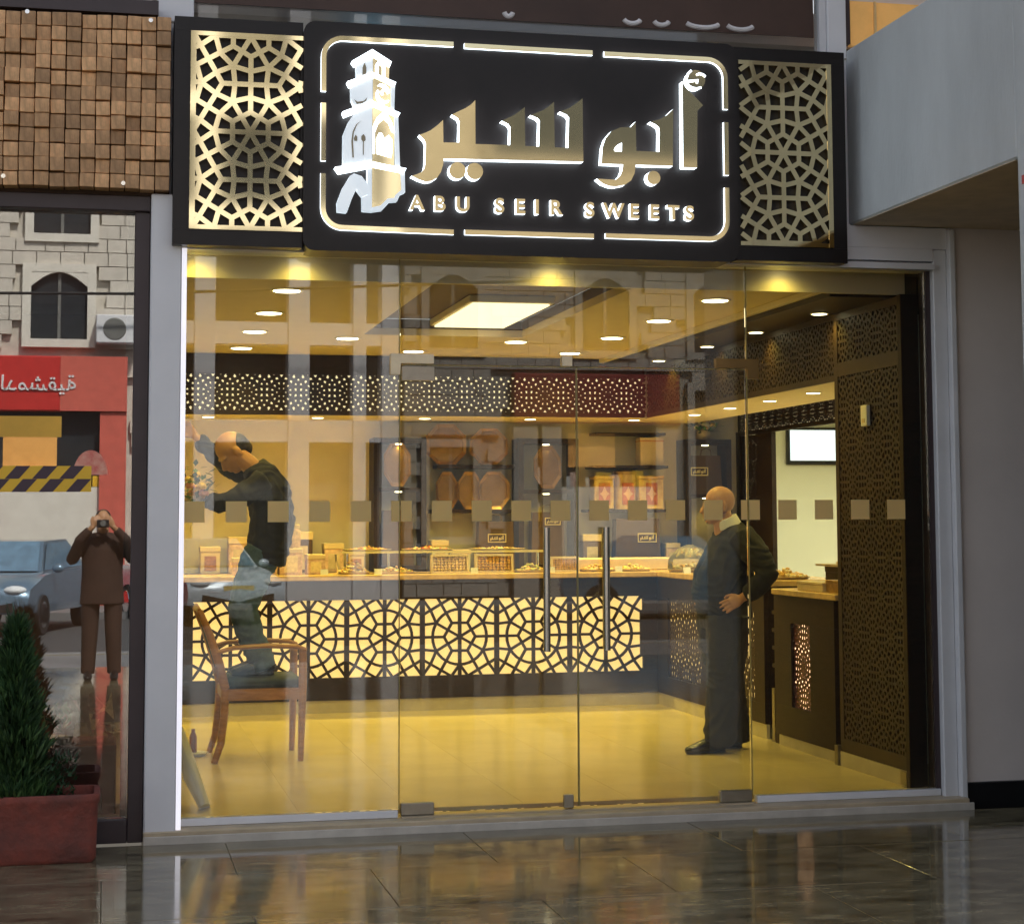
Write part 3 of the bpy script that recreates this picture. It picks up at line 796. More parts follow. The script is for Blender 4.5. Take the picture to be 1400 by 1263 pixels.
# ---------------------------------------------------------------- lamp builders
def spot(par, loc, power, ang, blend, rad=.04, tilt=(0, 0), colr=LAMP):
    l = bpy.data.lights.new('lamp_light', 'SPOT')
    l.energy = power; l.spot_size = R(ang); l.spot_blend = blend; l.color = colr; l.shadow_soft_size = rad
    o = bpy.data.objects.new('lamp_light', l); col.objects.link(o)
    o.parent = par; o.location = Vector(loc) - wpos(par); o.rotation_euler = (tilt[0], tilt[1], 0)
    return o
def downlight(x, y, z, r, label, group, power, ang=155, lens=None, tilt=(0, 0), blend=.9, colr=LAMP):
    d = thing('downlight', (x, y, z), label, 'lamp', group)
    mb = MB(); mb.lathe((x, y, z), [(r * 1.18, -.001), (r * 1.15, -.006), (r * .98, -.007), (r * .95, -.003)], 24)
    put('trim_ring', mb.mesh('trim_ring', M_trim, 40), d)
    put('lens', MB().lathe((x, y, z), [(r * .93, -.0045), (r * .9, -.009), (.005, -.010)], 24).mesh('lens', lens or M_lens), d)
    spot(d, (x, y, z - .03), power, ang, blend, .05, tilt, colr)
# ================================================================ the shop room
fl = bx('shop_floor', (-.05, 5.2, .141, 6.2, -.08, -.0015), M_floorgrout, kind='structure')
tm = MB().bbox(-.2994, .2994, -.2994, .2994, -.02, 0, b=.0005).mesh('floor_tile', M_floor)
for i in range(9):
    for j in range(10):
        put('floor_tile', tm, fl, loc=(-.25 + i * .6, .445 + j * .6, 0))
rm = thing('shop_room', (2.1, 3.2, 0), 'warm lit shop room with cream ceiling, dropped bulkhead and lattice walls', 'room')
bx('left_wall', (-.14, -.051, .105, 6.2, 0, 2.95), M_back, rm)
bx('back_wall', (-.05, 5.2, 6.2, 6.3, 0, 2.95), M_back, rm)
CZ = 2.85
TX0, TX1, TY0, TY1 = 1.45, 2.62, .55, 3.62
for d in ((-.05, TX0, .30, 6.2), (TX1, 3.70, .30, 6.2), (TX0, TX1, .30, TY0), (TX0, TX1, TY1, 6.2)):
    bx('ceiling', (d[0], d[1], d[2], d[3], CZ, CZ + .05), M_ceil, rm)
bx('ceiling_tray', (TX0 - .001, TX1 + .001, TY0, TY1, CZ + .12, CZ + .15), M_tray, rm)
for d in ((TX0 - .02, TX0 + .0, TY0, TY1), (TX1, TX1 + .02, TY0, TY1), (TX0, TX1, TY0 - .02, TY0), (TX0, TX1, TY1, TY1 + .02)):
    bx('tray_side', (*d, CZ + .051, CZ + .119), M_tray, rm)
lp = thing('ceiling_light_panel', (2.2, 2.8, CZ), 'large glowing rectangular panel set in the dark ceiling tray', 'ceiling light')
bx('frame', (1.93, 2.50, 2.08, 3.60, CZ + .07, CZ + .118), M_trim, lp, b=.005)
bx('diffuser', (1.96, 2.47, 2.11, 3.57, CZ + .058, CZ + .0695), M_panel, lp)
bx('beam_strip', (3.70, 4.07, .30, 6.2, 2.783, CZ + .05), M_dark, rm)
bx('beam_face', (3.655, 3.699, .30, 6.2, 2.815, CZ - .001), M_trim, rm)
bx('front_fascia', (-.05, 4.175, .26, .295, 2.80, 3.0), M_fascia, rm)
bx('front_cove', (-.05, 4.175, .101, .259, 2.936, 3.0), M_fascia, rm)
bx('corner_fill', (4.149, 4.176, .1005, .26, 2.70, 2.935), M_dark, rm)
bx('bulkhead_top', (4.072, 4.73, .296, 6.2, 2.786, 2.80), M_dark, rm)
# valance over the back counter and bulkhead over the side counter
bx('bulkhead_underside', (-.05, 4.07, 5.33, 6.2, 2.36, 2.38), M_fascia, rm)
bx('bulkhead_underside', (4.09, 4.72, 1.18, 6.2, 2.36, 2.38), M_fascia, rm)
mb = MB(); mb.box(-.05, 4.05, 5.305, 5.325, 2.362, 2.40); mb.box(-.05, 4.05, 5.305, 5.325, 2.685, 2.849)
lattice(mb, (-.05, 4.05, 2.40, 2.685), .272, (.2, 2.5425), .027, XZ, 5.306, 5.325, True)
put('valance_lattice', mb.mesh('valance_lattice', M_dark), rm)
bx('valance_light', (-.05, 4.04, 5.335, 5.342, 2.40, 2.685), M_glow2, rm)
bx('valance_top', (-.05, 4.069, 5.328, 6.19, 2.70, 2.72), M_dark, rm)
mb = MB(); mb.box(4.071, 4.089, 1.16, 5.32, 2.362, 2.40); mb.box(4.071, 4.089, 1.16, 5.32, 2.745, 2.783)
lattice(mb, (1.16, 5.32, 2.40, 2.745), .26, (2.0, 2.57), .017, YZ, 4.074, 4.083, True)
put('bulkhead_lattice', mb.mesh('bulkhead_lattice', M_walnut), rm)
bx('bulkhead_backing', (4.11, 4.13, 1.16, 5.32, 2.381, 2.783), M_lattdark, rm)
# tall lattice wall on the right
tw_ = thing('lattice_wall', (4.1, .6, 0), 'tall dark walnut lattice wall just inside the right glass', 'screen')
bx('end_post', (4.04, 4.148, .085, .135, .0, 2.78), M_dark, tw_, b=.003)
bx('backing', (4.105, 4.145, .136, 1.15, .0, 2.78), M_lattdark, tw_)
mb = MB()
for y0, y1, z0, z1 in ((.136, .185, .09, 2.78), (1.10, 1.155, .09, 2.78), (.186, 1.099, .09, .17), (.186, 1.099, 2.385, 2.47), (.186, 1.099, 2.735, 2.78)):
    mb.box(4.066, 4.100, y0, y1, z0, z1)
put('panel_frame', mb.mesh('panel_frame', M_walnut), tw_)
mb = MB(); lattice(mb, (.186, 1.099, 2.47, 2.735), .26, (.64, 2.60), .017, YZ, 4.070, 4.079, True)
put('lattice', mb.mesh('lattice', M_walnut), tw_)
mb = MB(); lattice(mb, (.186, 1.099, .17, 2.385), .26, (.64, 1.28), .017, YZ, 4.070, 4.079, True)
put('lattice', mb.mesh('lattice', M_walnut), tw_)
bx('skirting', (4.062, 4.104, .136, 1.155, .0, .088), M_skirt, tw_)
bx('floor_socket', (4.050, 4.0615, .16, .24, .01, .085), M_steel, tw_)
sw_ = thing('wall_switch', (4.06, .643, 2.07), 'small white switch box on the tall lattice wall', 'switch')
bx('plate', (4.040, 4.0655, .60, .69, 2.055, 2.18), M_shirt, sw_, b=.004)
bx('button', (4.036, 4.0398, .625, .665, 2.075, 2.10), M_box, sw_)
# side room seen through the opening on the right
sr = thing('side_room', (5.7, 5, 0), 'pale side room with a dark framed window beyond the right counter', 'room')
bx('floor', (5.201, 8.0, 1.2, 6.5, -.08, 0), M_floor, sr)
bx('floor', (4.09, 5.2, .14, 1.2, -.08, -.002), M_floor, sr)
bx('back_wall', (5.201, 8.0, 6.5, 6.6, 0, 3), M_pale, sr)
bx('side_wall', (8.0, 8.1, 1.2, 6.5, 0, 3), M_pale, sr)
bx('front_wall', (4.15, 8.0, 1.10, 1.15, 0, 3), M_pale, sr)
bx('ceiling', (4.73, 8.0, 1.16, 6.5, 2.9, 3.0), M_pale, sr)
downlight(6.2, 4.3, 2.9, .085, 'round lamp in the ceiling of the pale side room', 'ceiling downlights', 290, colr=(1.0, .93, .66))
downlight(-1.2, 1.6, 3.1, .085, 'round warm lamp in the ceiling of the neighbouring shop behind the left window', 'ceiling downlights', 90, colr=(1.0, .62, .30))
bx('window_frame', (5.745, 6.9, 6.46, 6.499, 2.005, 2.35), M_black, sr, b=.004)
bx('window_pane', (5.775, 6.88, 6.452, 6.4595, 2.045, 2.325), M_screen, sr)
bx('wall_above', (5.12, 5.2, 1.16, 6.2, 2.49, 2.9), M_dark, sr)
mb = MB(); mb.box(5.16, 5.2, 1.16, 6.2, 2.25, 2.285); mb.box(5.16, 5.2, 1.16, 6.2, 2.45, 2.489)
lattice(mb, (1.16, 6.2, 2.285, 2.45), .19, (2.0, 2.37), .020, YZ, 5.180, 5.184, True)
put('door_lattice', mb.mesh('door_lattice', M_dark), sr)
bx('door_lattice_light', (5.186, 5.192, 3.6, 6.15, 2.286, 2.449), M_glow2, sr)
mb = MB(); mb.box(5.16, 5.2, 6.10, 6.199, 0, 2.249); mb.box(5.16, 5.2, 5.28, 5.66, 0, 2.249)
lattice(mb, (5.66, 6.10, 1.0, 2.24), .19, (5.88, 1.6), .022, YZ, 5.180, 5.184, True)
put('pilaster_lattice', mb.mesh('pilaster_lattice', M_dark), sr)
bx('pilaster_light', (5.186, 5.192, 5.661, 6.099, 1.55, 2.24), M_glow2, sr)
bx('pilaster_base', (5.163, 5.199, 5.661, 6.099, 0, .999), M_dark, sr)

# ================================================================ counters
ct = thing('main_counter', (2.1, 5.5, 0), 'long dark counter with glowing lattice front and honey stone top', 'counter')
bx('body', (.02, 4.11, 5.20, 5.75, .10, 1.04), M_dark, ct)
mb = MB(); X0, X1 = .33, 3.975
mb.box(.02, 4.112, 5.165, 5.199, .10, .275); mb.box(.02, 4.112, 5.165, 5.199, .885, 1.04)
mb.box(.02, X0, 5.165, 5.199, .2755, .8845); mb.box(X1, 4.112, 5.165, 5.199, .2755, .8845)
put('front_frame', mb.mesh('front_frame', M_dark), ct)
bx('light_panel', (X0, X1, 5.192, 5.1985, .276, .884), M_glow, ct)
mb = MB(); lattice(mb, (X0, X1, .276, .884), .608, (.62, .58), .021, XZ, 5.166, 5.190, True, True)
for k in range(6):
    x = .62 + .608 * k - .304
    if X0 < x < X1: mb.box(x - .02, x + .02, 5.164, 5.1905, .276, .884)
    if X0 < x + .304 < X1: mb.box(x + .304 - .014, x + .304 + .014, 5.1645, 5.1905, .276, .884)
put('lattice', mb.mesh('lattice', M_dark), ct)
bx('countertop', (.0, 4.085, 5.12, 5.80, 1.041, 1.085), M_counter, ct, b=.006)
bx('skirting', (.02, 4.112, 5.175, 5.199, 0, .098), M_skirt, ct)
rc = thing('side_counter', (4.4, 3.9, 0), 'side counter with dark lattice front running towards the glass behind the standing man', 'counter')
bx('body', (4.135, 4.70, 2.60, 5.19, .10, 1.04), M_dark, rc)
mb = MB()
for y0, y1, z0, z1 in ((2.60, 5.16, .10, .24), (2.60, 5.16, .87, 1.04), (2.60, 2.80, .24, .87), (3.72, 4.0, .24, .87), (4.88, 5.16, .24, .87)):
    mb.box(4.10, 4.133, y0, y1, z0 + .0005, z1)
put('front_frame', mb.mesh('front_frame', M_dark), rc)
for y0, y1 in ((2.80, 3.72), (4.0, 4.88)):
    mb = MB(); lattice(mb, (y0, y1, .24, .87), .36, ((y0 + y1) / 2, .555), .026, YZ, 4.116, 4.125, True)
    put('lattice', mb.mesh('lattice', M_walnut), rc)
    bx('light_panel', (4.1275, 4.1335, y0, y1, .241, .869), M_glow, rc)
bx('countertop', (4.087, 4.76, 2.56, 5.80, 1.041, 1.085), M_counter, rc, b=.006)
bx('skirting', (4.11, 4.134, 2.60, 5.19, 0, .098), M_skirt, rc)
nc = thing('end_cabinet', (4.4, 1.8, 0), 'dark end cabinet with a small glowing lattice beside the tall lattice wall', 'cabinet')
bx('body', (4.125, 4.66, 1.28, 2.30, .07, 1.00), M_dark, nc)
mb = MB()
for y0, y1, z0, z1 in ((1.28, 2.30, .07, .27), (1.28, 2.30, .82, 1.0), (1.28, 1.70, .27, .82), (2.04, 2.30, .27, .82)):
    mb.box(4.085, 4.124, y0, y1, z0 + .0005, z1)
put('front_frame', mb.mesh('front_frame', M_dark), nc)
mb = MB(); lattice(mb, (1.70, 2.04, .27, .82), .24, (1.87, .545), .022, YZ, 4.106, 4.1115, True)
put('lattice', mb.mesh('lattice', mat('red_walnut', (.10, .025, .012), .35)), nc)
bx('light_panel', (4.113, 4.1235, 1.70, 2.04, .271, .819), mat('cabinet_glow', (.9, .7, .5), .5, emit=(1.0, .62, .35), estr=2.6), nc)
bx('countertop', (4.06, 4.72, 1.20, 2.34, 1.001, 1.04), M_counter, nc, b=.006)
bx('skirting', (4.09, 4.124, 1.28, 2.30, 0, .068), M_skirt, nc)
bx('foot', (4.05, 4.084, 1.17, 1.22, 0, .12), M_steel, nc)
bx('slit_light', (4.128, 4.134, 2.40, 2.47, .42, .95), mat('slit_glow', (.9, .7, .4), .5, emit=(1, .7, .25), estr=.45), nc)
for z in (.50, .62, .74, .86): bx('slit_bar', (4.11, 4.127, 2.40, 2.47, z, z + .025), M_dark, nc)
bx('side_post', (4.10, 4.134, 2.34, 2.395, 0, 1.0), M_dark, nc)
bx('metal_leg', (4.10, 4.126, 2.41, 2.46, 0, .36), M_steel, nc)

# ================================================================ lamps
PW = 26
col_names = {.66: 'left', 3.28: 'right'}
ordn = ['nearest', 'second', 'third', 'farthest']
for x in (.66, 3.28):
    for k, y in enumerate((1.12, 2.32, 3.52, 4.80)):
        downlight(x, y, CZ, .085, '%s round lamp of the %s row of four in the cream ceiling' % (ordn[k], col_names[x]), 'ceiling downlights', PW)
downlight(1.367, 3.89, CZ, .085, 'round ceiling lamp between the left row and the glowing panel', 'ceiling downlights', PW)
downlight(2.644, 3.94, CZ, .085, 'round ceiling lamp just right of the glowing ceiling panel', 'ceiling downlights', PW)
downlight(2.012, 4.85, CZ, .085, 'round ceiling lamp behind the glowing panel near the lattice valance', 'ceiling downlights', PW)
places = ('above the man in the dark jacket', 'next to the left glass column of light', 'above the left trays', 'above the right trays', 'in the inner corner of the bulkhead')
for k, x in enumerate((.453, 1.338, 2.226, 3.124, 4.031)):
    downlight(x, 5.52 + .05, 2.36, .05, '%s small spot from the left under the lattice valance' % ('first', 'second', 'third', 'fourth', 'fifth')[k], 'bulkhead spots', 60, 110, M_lenss, (R(-18), 0))
for k, y in enumerate((4.725, 3.84, 2.96, 2.11)):
    downlight(4.30, y, 2.36, .05, '%s small spot from the back under the right bulkhead' % ordn[3 - k].replace('nearest', 'last').replace('farthest', 'first'), 'bulkhead spots', 15, 110, M_lenss)
for k, y in enumerate((1.13, 2.30, 3.36, 4.6)):
    downlight(3.965, y, 2.783, .05, '%s small spot grazing the lattice along the right wall' % ordn[k], 'lattice grazing spots', 5, 120, M_lenss, (0, R(-25)))
for k, (x, lb) in enumerate(((.10, 'at the left end'), (.642, 'near the left glass joint'), (2.03, 'above the door joint'), (3.377, 'above the right glass panel'))):
    downlight(x, .17, 2.935, .035, 'hidden spot washing the front fascia %s' % lb, 'front fascia spots', 2.6, 165, M_lenss)

# ================================================================ back wall displays
def octo(cx, cz, rx, rz, cut=.32):
    return [(cx + sx * rx * (1 if a else 1 - cut * 2 * .9), cz + sz * rz * (1 - cut * 2 * .9 if a else 1)) for sx, sz, a in ((1, -1, 1), (1, 1, 1), (1, 1, 0), (-1, 1, 0), (-1, 1, 1), (-1, -1, 1), (-1, -1, 0), (1, -1, 0))]
def tray8(cx, cz, rx, rz, y, label, m=None, cut=.32, tilt=.10):
    t = thing('serving_tray', (cx, y, cz - rz), label, 'tray', 'octagonal trays on the back wall')
    m = m or M_goldtray
    o_, i_, p_ = octo(cx, cz, rx, rz, cut), octo(cx, cz, rx * .84, rz * .84, cut), octo(cx, cz, rx * .80, rz * .80, cut)
    yy = lambda z: y + (z - (cz - rz)) * tilt
    mb = MB(); n = 8
    for ring, dy in ((o_, 0), (o_, .02), (i_, .012), (p_, .024)):
        mb.v += [(x, yy(z) - .02 + dy, z) for x, z in ring]
    for i in range(n):
        j = (i + 1) % n
        mb.face((i, j, n + j, n + i)); mb.face((i, 2 * n + i, 2 * n + j, j)); mb.face((2 * n + i, 3 * n + i, 3 * n + j, 2 * n + j))
    mb.face([n + i for i in range(n)])
    put('rim', mb.mesh('rim', mat('tray_rim', (.30, .17, .06), .3, metal=.5, var=.2)), t)
    mb = MB(); mb.v += [(x, yy(z) + .003, z) for x, z in p_] ; mb.face(range(8))
    put('face', mb.mesh('face', m), t)
def logo_plate(par, cx, cz, y, w_=.15):
    h = w_ * .46
    for d in ((cx - w_ / 2, cx + w_ / 2, y - .003, y - .001, cz - h / 2, cz - h / 2 + .008), (cx - w_ / 2, cx + w_ / 2, y - .003, y - .001, cz + h / 2 - .008, cz + h / 2),
              (cx - w_ / 2, cx - w_ / 2 + .008, y - .003, y - .001, cz - h / 2 + .0085, cz + h / 2 - .0085), (cx + w_ / 2 - .008, cx + w_ / 2, y - .003, y - .001, cz - h / 2 + .0085, cz + h / 2 - .0085)):
        bx('logo_frame', d, M_logo, par)
    s_ = (w_ * .78) / (2.81 - 1.18)
    for poly in (SEIR, ABU, ALIF):
        put('logo_lettering', MB().prism([(cx + (x - 1.995) * s_, cz + (z - 3.53) * s_ * 1.1) for x, z in poly], y - .0035, y - .001).mesh('logo_lettering', M_logo), par)
def bag(x0, x1, y0, y1, z0, z1, label, logo=None):
    b = thing('paper_bag', ((x0 + x1) / 2, y0, z0), label, 'bag', 'brown paper bags')
    mb = MB(); n = 0
    t = .012
    mb.v += [(x0, y0, z0), (x1, y0, z0), (x1, y1, z0), (x0, y1, z0), (x0 + t, y0 + t, z1), (x1 - t, y0 + t, z1), (x1 - t, y1 - t, z1), (x0 + t, y1 - t, z1), (x0 - .001, (y0 + y1) / 2, z0 + .04), (x1 + .001, (y0 + y1) / 2, z0 + .04)]
    for q in ((0, 3, 2, 1), (4, 5, 6, 7), (0, 1, 5, 4), (2, 3, 7, 6), (1, 2, 9), (1, 9, 5), (9, 2, 6), (5, 9, 6), (3, 0, 8), (8, 0, 4), (3, 8, 7), (7, 8, 4)): mb.face(q)
    put('body', mb.mesh('body', M_bag), b)
    cx = (x0 + x1) / 2
    put('handle', MB().tube([(cx - .05, y0 + .015, z1 - .005), (cx - .04, y0 + .012, z1 + .05), (cx, y0 + .01, z1 + .065), (cx + .04, y0 + .012, z1 + .05), (cx + .05, y0 + .015, z1 - .005)], .004, 6).mesh('handle', M_bag), b)
    if logo: logo_plate(b, logo[0], logo[1], y0 + .001, logo[2])
    return b
def niche(x0, x1, z0, z1, label, shelves):
    n = thing('display_niche', ((x0 + x1) / 2, 6.0, z0), label, 'cabinet', 'dark display niches on the back wall')
    mb = MB(); w_ = .045
    mb.box(x0, x0 + w_, 5.92, 6.199, z0, z1); mb.box(x1 - w_, x1, 5.92, 6.199, z0, z1)
    mb.box(x0 + w_, x1 - w_, 5.92, 6.199, z1 - w_, z1); mb.box(x0 + w_, x1 - w_, 5.92, 6.199, z0, z0 + w_)
    put('frame', mb.mesh('frame', M_dark), n)
    bx('back_panel', (x0 + w_, x1 - w_, 6.175, 6.19, z0 + w_, z1 - w_), mat('niche_back', (.30, .26, .21), .7, var=.1), n)
    for s_ in shelves:
        bx('shelf', (x0 + w_, x1 - w_, 5.94, 6.174, s_, s_ + .03), M_dark, n)
    cx = (x0 + x1) / 2
    for zt in [z1 - w_] + list(shelves):
        o = put('niche_lamp', MB().lathe((cx, 6.02, zt), [(.03, -.001), (.028, -.008), (.004, -.009)], 14).mesh('niche_lamp', M_lenss), n)
        spot(n, (cx, 6.02, zt - .02), 1.6, 130, .8, .02)
niche(1.85, 2.30, 1.09, 2.21, 'dark lit niche left of the brass trays, behind the left door edge', (1.76, ))
niche(3.10, 3.63, 1.09, 2.21, 'dark lit niche in the middle of the back wall between trays and tins', (1.74,))
niche(4.60, 5.02, 1.09, 2.21, 'dark lit niche at the right end of the back wall under red and white flowers', (1.70,))
tray8(2.06, 1.99, .115, .19, 5.99, 'oval brass tray standing in the left niche')
tray8(3.37, 1.965, .12, .185, 5.99, 'oval pale brass tray standing in the middle niche', M_goldtray2)
bx('wall_shelf', (2.40, 3.08, 5.96, 6.199, 1.955, 1.985), M_dark, None, label='dark wall shelf carrying the two upper octagonal trays', cat='shelf', b=.003)
bx('wall_shelf', (2.36, 3.08, 5.96, 6.199, 1.575, 1.605), M_dark, None, label='lower dark wall shelf carrying three octagonal trays', cat='shelf', b=.003)
tray8(2.49, 2.16, .175, .175, 6.04, 'large reddish octagonal tray at the upper left of the wall shelf', mat('reddish_tray', (.48, .24, .09), .35, metal=.6, var=.3, scale=14, bump=.2))
tray8(2.86, 2.145, .165, .155, 6.02, 'large brass octagonal tray at the upper right of the wall shelf')
tray8(2.50, 1.765, .095, .16, 6.05, 'narrow reddish tray at the left of the lower wall shelf', mat('reddish_tray', (.48, .24, .09), .35))
tray8(2.69, 1.765, .105, .16, 6.00, 'pale octagonal tray in the middle of the lower wall shelf', M_goldtray2)
tray8(2.90, 1.765, .135, .16, 5.99, 'brass octagonal tray at the right of the lower wall shelf')
# right shelf group: tins and box
bx('wall_shelf', (3.80, 4.44, 5.98, 6.199, 2.245, 2.268), M_dark, None, label='upper shelf with a carton hung below the corner spot', cat='shelf', b=.003)
bx('wall_shelf', (3.76, 4.44, 5.92, 6.199, 1.955, 1.98), M_dark, None, label='shelf above the ornate tins', cat='shelf', b=.003)
bx('wall_shelf', (3.72, 4.44, 5.92, 6.199, 1.575, 1.60), M_dark, None, label='shelf under the three ornate tins', cat='shelf', b=.003)
cb = thing('carton', (4.30, 6.05, 1.98), 'cream carton on the shelf above the ornate tins', 'carton')
bx('body', (4.20, 4.41, 5.96, 6.12, 1.981, 2.225), M_box, cb, b=.004); bx('lid_band', (4.198, 4.412, 5.957, 6.123, 2.19, 2.2), mat('carton_band', (.5, .2, .1), .5), cb)
for k, (cx, r, h, lb) in enumerate(((3.865, .088, .29, 'left square ornate tin with a star panel'), (4.075, .10, .35, 'tall round ornate tin in the middle with a domed lid'), (4.285, .11, .29, 'right square ornate tin with a red star panel'))):
    t = thing('sweet_tin', (cx, 6.03, 1.60), lb, 'tin', 'ornate sweet tins')
    if k == 1:
        put('body', MB().lathe((cx, 6.03, 1.601), [(r, 0), (r, h * .85), (r * .97, h * .86)], 24).mesh('body', M_canister, 40), t)
        put('lid', MB().lathe((cx, 6.03, 1.601 + h * .86), [(r * 1.03, 0), (r * 1.03, .025), (r * .8, .045), (.02, .055)], 24).mesh('lid', M_goldtray, 40), t)
    else:
        bx('body', (cx - r, cx + r, 6.03 - r, 6.03 + r, 1.601, 1.601 + h * .9), M_canister, t, b=.008)
        bx('lid', (cx - r - .004, cx + r + .004, 6.03 - r - .004, 6.03 + r + .004, 1.602 + h * .9, 1.601 + h), M_canister, t, b=.004)
    bx('side_panel', (cx - .052, cx + .052, 6.03 - r - .006, 6.03 - r - .0045 + (.012 if k == 1 else 0), 1.64, 1.83), M_canred, t)
    d_ = .045
    put('star', MB().prism([(cx, 1.735 + d_ * 1.5), (cx - d_ * .45, 1.735 + d_ * .4), (cx - d_, 1.735), (cx - d_ * .45, 1.735 - d_ * .4), (cx, 1.735 - d_ * 1.5), (cx + d_ * .45, 1.735 - d_ * .4), (cx + d_, 1.735), (cx + d_ * .45, 1.735 + d_ * .4)], 6.03 - r - .009, 6.03 - r - .0065).mesh('star', mat('tin_star', (.75, .45, .30), .5, var=.2)), t)
bag(2.74, 3.06, 5.90, 6.05, 1.086, 1.50, 'large brown bag with gold logo standing on the counter under the brass trays', (2.905, 1.36, .16))
bag(3.95, 4.36, 5.90, 6.05, 1.086, 1.52, 'brown bag with gold logo below the ornate tins', (4.235, 1.355, .17))
bag(4.66, 4.95, 5.97, 6.12, 1.73, 2.07, 'brown bag with gold logo in the right niche', (4.74, 1.93, .16))
bag(3.22, 3.52, 5.97, 6.12, 1.136, 1.58, 'brown bag with gold logo low in the middle niche', (3.50 - .09, 1.50, .14))
bag(1.93, 2.20, 5.97, 6.12, 1.136, 1.60, 'plain brown bag low in the left niche')
bx('back_bench', (.02, 5.1, 5.82, 6.199, .0, 1.085), M_dark, None, label='dark bench along the back wall behind the counter', cat='bench')
# ================================================================ sweets on the counters
CT = 1.0855
def pile(cx, cy, z, rx, ry, h, n, sz, m, name='sweets', par=None):
    mb = MB()
    for k in range(n):
        a = random.uniform(0, 6.283); r = math.sqrt(random.random())
        x, y = cx + rx * r * math.cos(a), cy + ry * r * math.sin(a)
        zz = z + sz * .45 + h * (1 - r) * random.random()
        rot = Matrix.Rotation(random.uniform(0, 3.1), 3, 'Z') @ Matrix.Rotation(random.uniform(-.5, .5), 3, 'X')
        mb.ball((x, y, zz), (sz * random.uniform(.7, 1), sz * random.uniform(.45, .7), sz * random.uniform(.4, .55)), 7, 5, rot=rot, mi=random.randrange(len(m)))
    return put(name, mb.mesh(name, m, 60), par, kind='stuff')
def platter(cx, cy, z, rx, ry, label, m, h=.06, n=70, sz=.018, wrap=False):
    t = thing('sweet_platter', (cx, cy, z), label, 'platter', 'platters of sweets')
    mb = MB(); k = 26; ring = []
    for rr, zz in ((.86, 0), (1.0, .016), (1.0, .019), (.87, .006)):
        for i in range(k):
            a = 2 * math.pi * i / k
            mb.v.append((cx + rx * rr * math.cos(a), cy + ry * rr * math.sin(a), z + zz))
    for j in range(3):
        for i in range(k): mb.face((j * k + i, j * k + (i + 1) % k, (j + 1) * k + (i + 1) % k, (j + 1) * k + i))
    mb.face(range(k)[::-1]); mb.face([3 * k + i for i in range(k)])
    put('plate', mb.mesh('plate', M_goldtray2, 40), t)
    pile(cx, cy, z + .008, rx * .84, ry * .84, h, n, sz, m, par=t)
    return t
def flat_box(x0, x1, y, z0, z1, label, m_in, lean=.18, rim=None):
    """open display carton leaning back, its contents facing the street"""
    t = thing('display_carton', ((x0 + x1) / 2, y, z0), label, 'carton', 'open display cartons on the counter')
    def sl(z): return y + (z - z0) * lean
    mb = MB()
    fr = .018
    for a, b, c, d in ((x0, x1, z0, z0 + fr), (x0, x1, z1 - fr, z1), (x0, x0 + fr, z0 + fr, z1 - fr), (x1 - fr, x1, z0 + fr, z1 - fr)):
        n = len(mb.v)
        mb.v += [(a, sl(c) - .03, c), (b, sl(c) - .03, c), (b, sl(d) - .03, d), (a, sl(d) - .03, d), (a, sl(c) + .02, c), (b, sl(c) + .02, c), (b, sl(d) + .02, d), (a, sl(d) + .02, d)]
        for q in ((0, 1, 2, 3), (7, 6, 5, 4), (0, 4, 5, 1), (1, 5, 6, 2), (2, 6, 7, 3), (3, 7, 4, 0)): mb.face([n + i for i in q])
    put('rim', mb.mesh('rim', rim or M_box), t)
    mb = MB(); nx, nz = 9, 5
    for i in range(nx):
        for j in range(nz):
            xa = x0 + fr + (x1 - x0 - 2 * fr) * (i + .5) / nx; za = z0 + fr + (z1 - z0 - 2 * fr) * (j + .5) / nz
            mb.ball((xa, sl(za) - .004, za), ((x1 - x0) / nx * .5, .016, (z1 - z0) / nz * .46), 8, 5)
    put('contents', mb.mesh('contents', m_in, 60), t, kind='stuff')
    bx('back', (x0 + .002, x1 - .002, sl(z1) + .021, sl(z1) + .03, z0, z1), rim or M_box, t)
gs = thing('glass_shelf', (2.4, 5.35, CT), 'low glass shelf on steel pegs along the counter carrying trays of sweets', 'shelf')
bx('shelf_glass', (1.50, 3.20, 5.26, 5.52, 1.255, 1.263), M_pane, gs)
bx('shelf_edge', (1.50, 3.20, 5.248, 5.2595, 1.250, 1.268), mat('lit_glass_edge', (.70, .62, .36), .3, var=.05), gs)
for x in (1.56, 1.90, 2.40, 2.62, 3.14):
    put('shelf_peg', MB().lathe((x, 5.40, CT), [(.016, 0), (.012, .01), (.012, .16), (.016, .169)], 10).mesh('shelf_peg', M_chrome), gs)
platter(1.72, 5.38, 1.2632, .20, .12, 'brown nut pastries on the left of the glass shelf', [M_sweet[1], M_sweet[0]], .03, 80, .016)
platter(2.22, 5.38, 1.2632, .22, .12, 'red and pale sweets in the middle of the glass shelf', [M_sweet[4], M_sweet[2], M_sweet[1]], .03, 90, .016)
platter(2.80, 5.38, 1.2632, .24, .12, 'pale pastries on the right of the glass shelf', [M_sweet[2], M_sweet[0]], .02, 80, .015)
platter(1.60, 5.30, CT, .14, .10, 'pyramid of golden pastries under the left end of the glass shelf', [M_sweet[0], M_sweet[2]], .11, 90, .02)
platter(1.93, 5.27, CT, .17, .10, 'wide plate of pistachio pastries under the glass shelf', [M_sweet[3], M_sweet[2], M_sweet[0]], .06, 90, .02)
flat_box(2.22, 2.53, 5.24, CT, 1.238, 'pale display carton of white sweets under the glass shelf', mat('white_sweets', (.62, .46, .30), .5, var=.35, scale=16))
flat_box(2.585, 2.90, 5.24, CT, 1.238, 'display carton of golden baklava under the glass shelf', M_sweet[0])
platter(3.06, 5.26, CT, .145, .10, 'plate of yellow green cookies left of the door handle', [M_sweet[3], M_sweet[2], M_sweet[0]], .06, 80, .022)
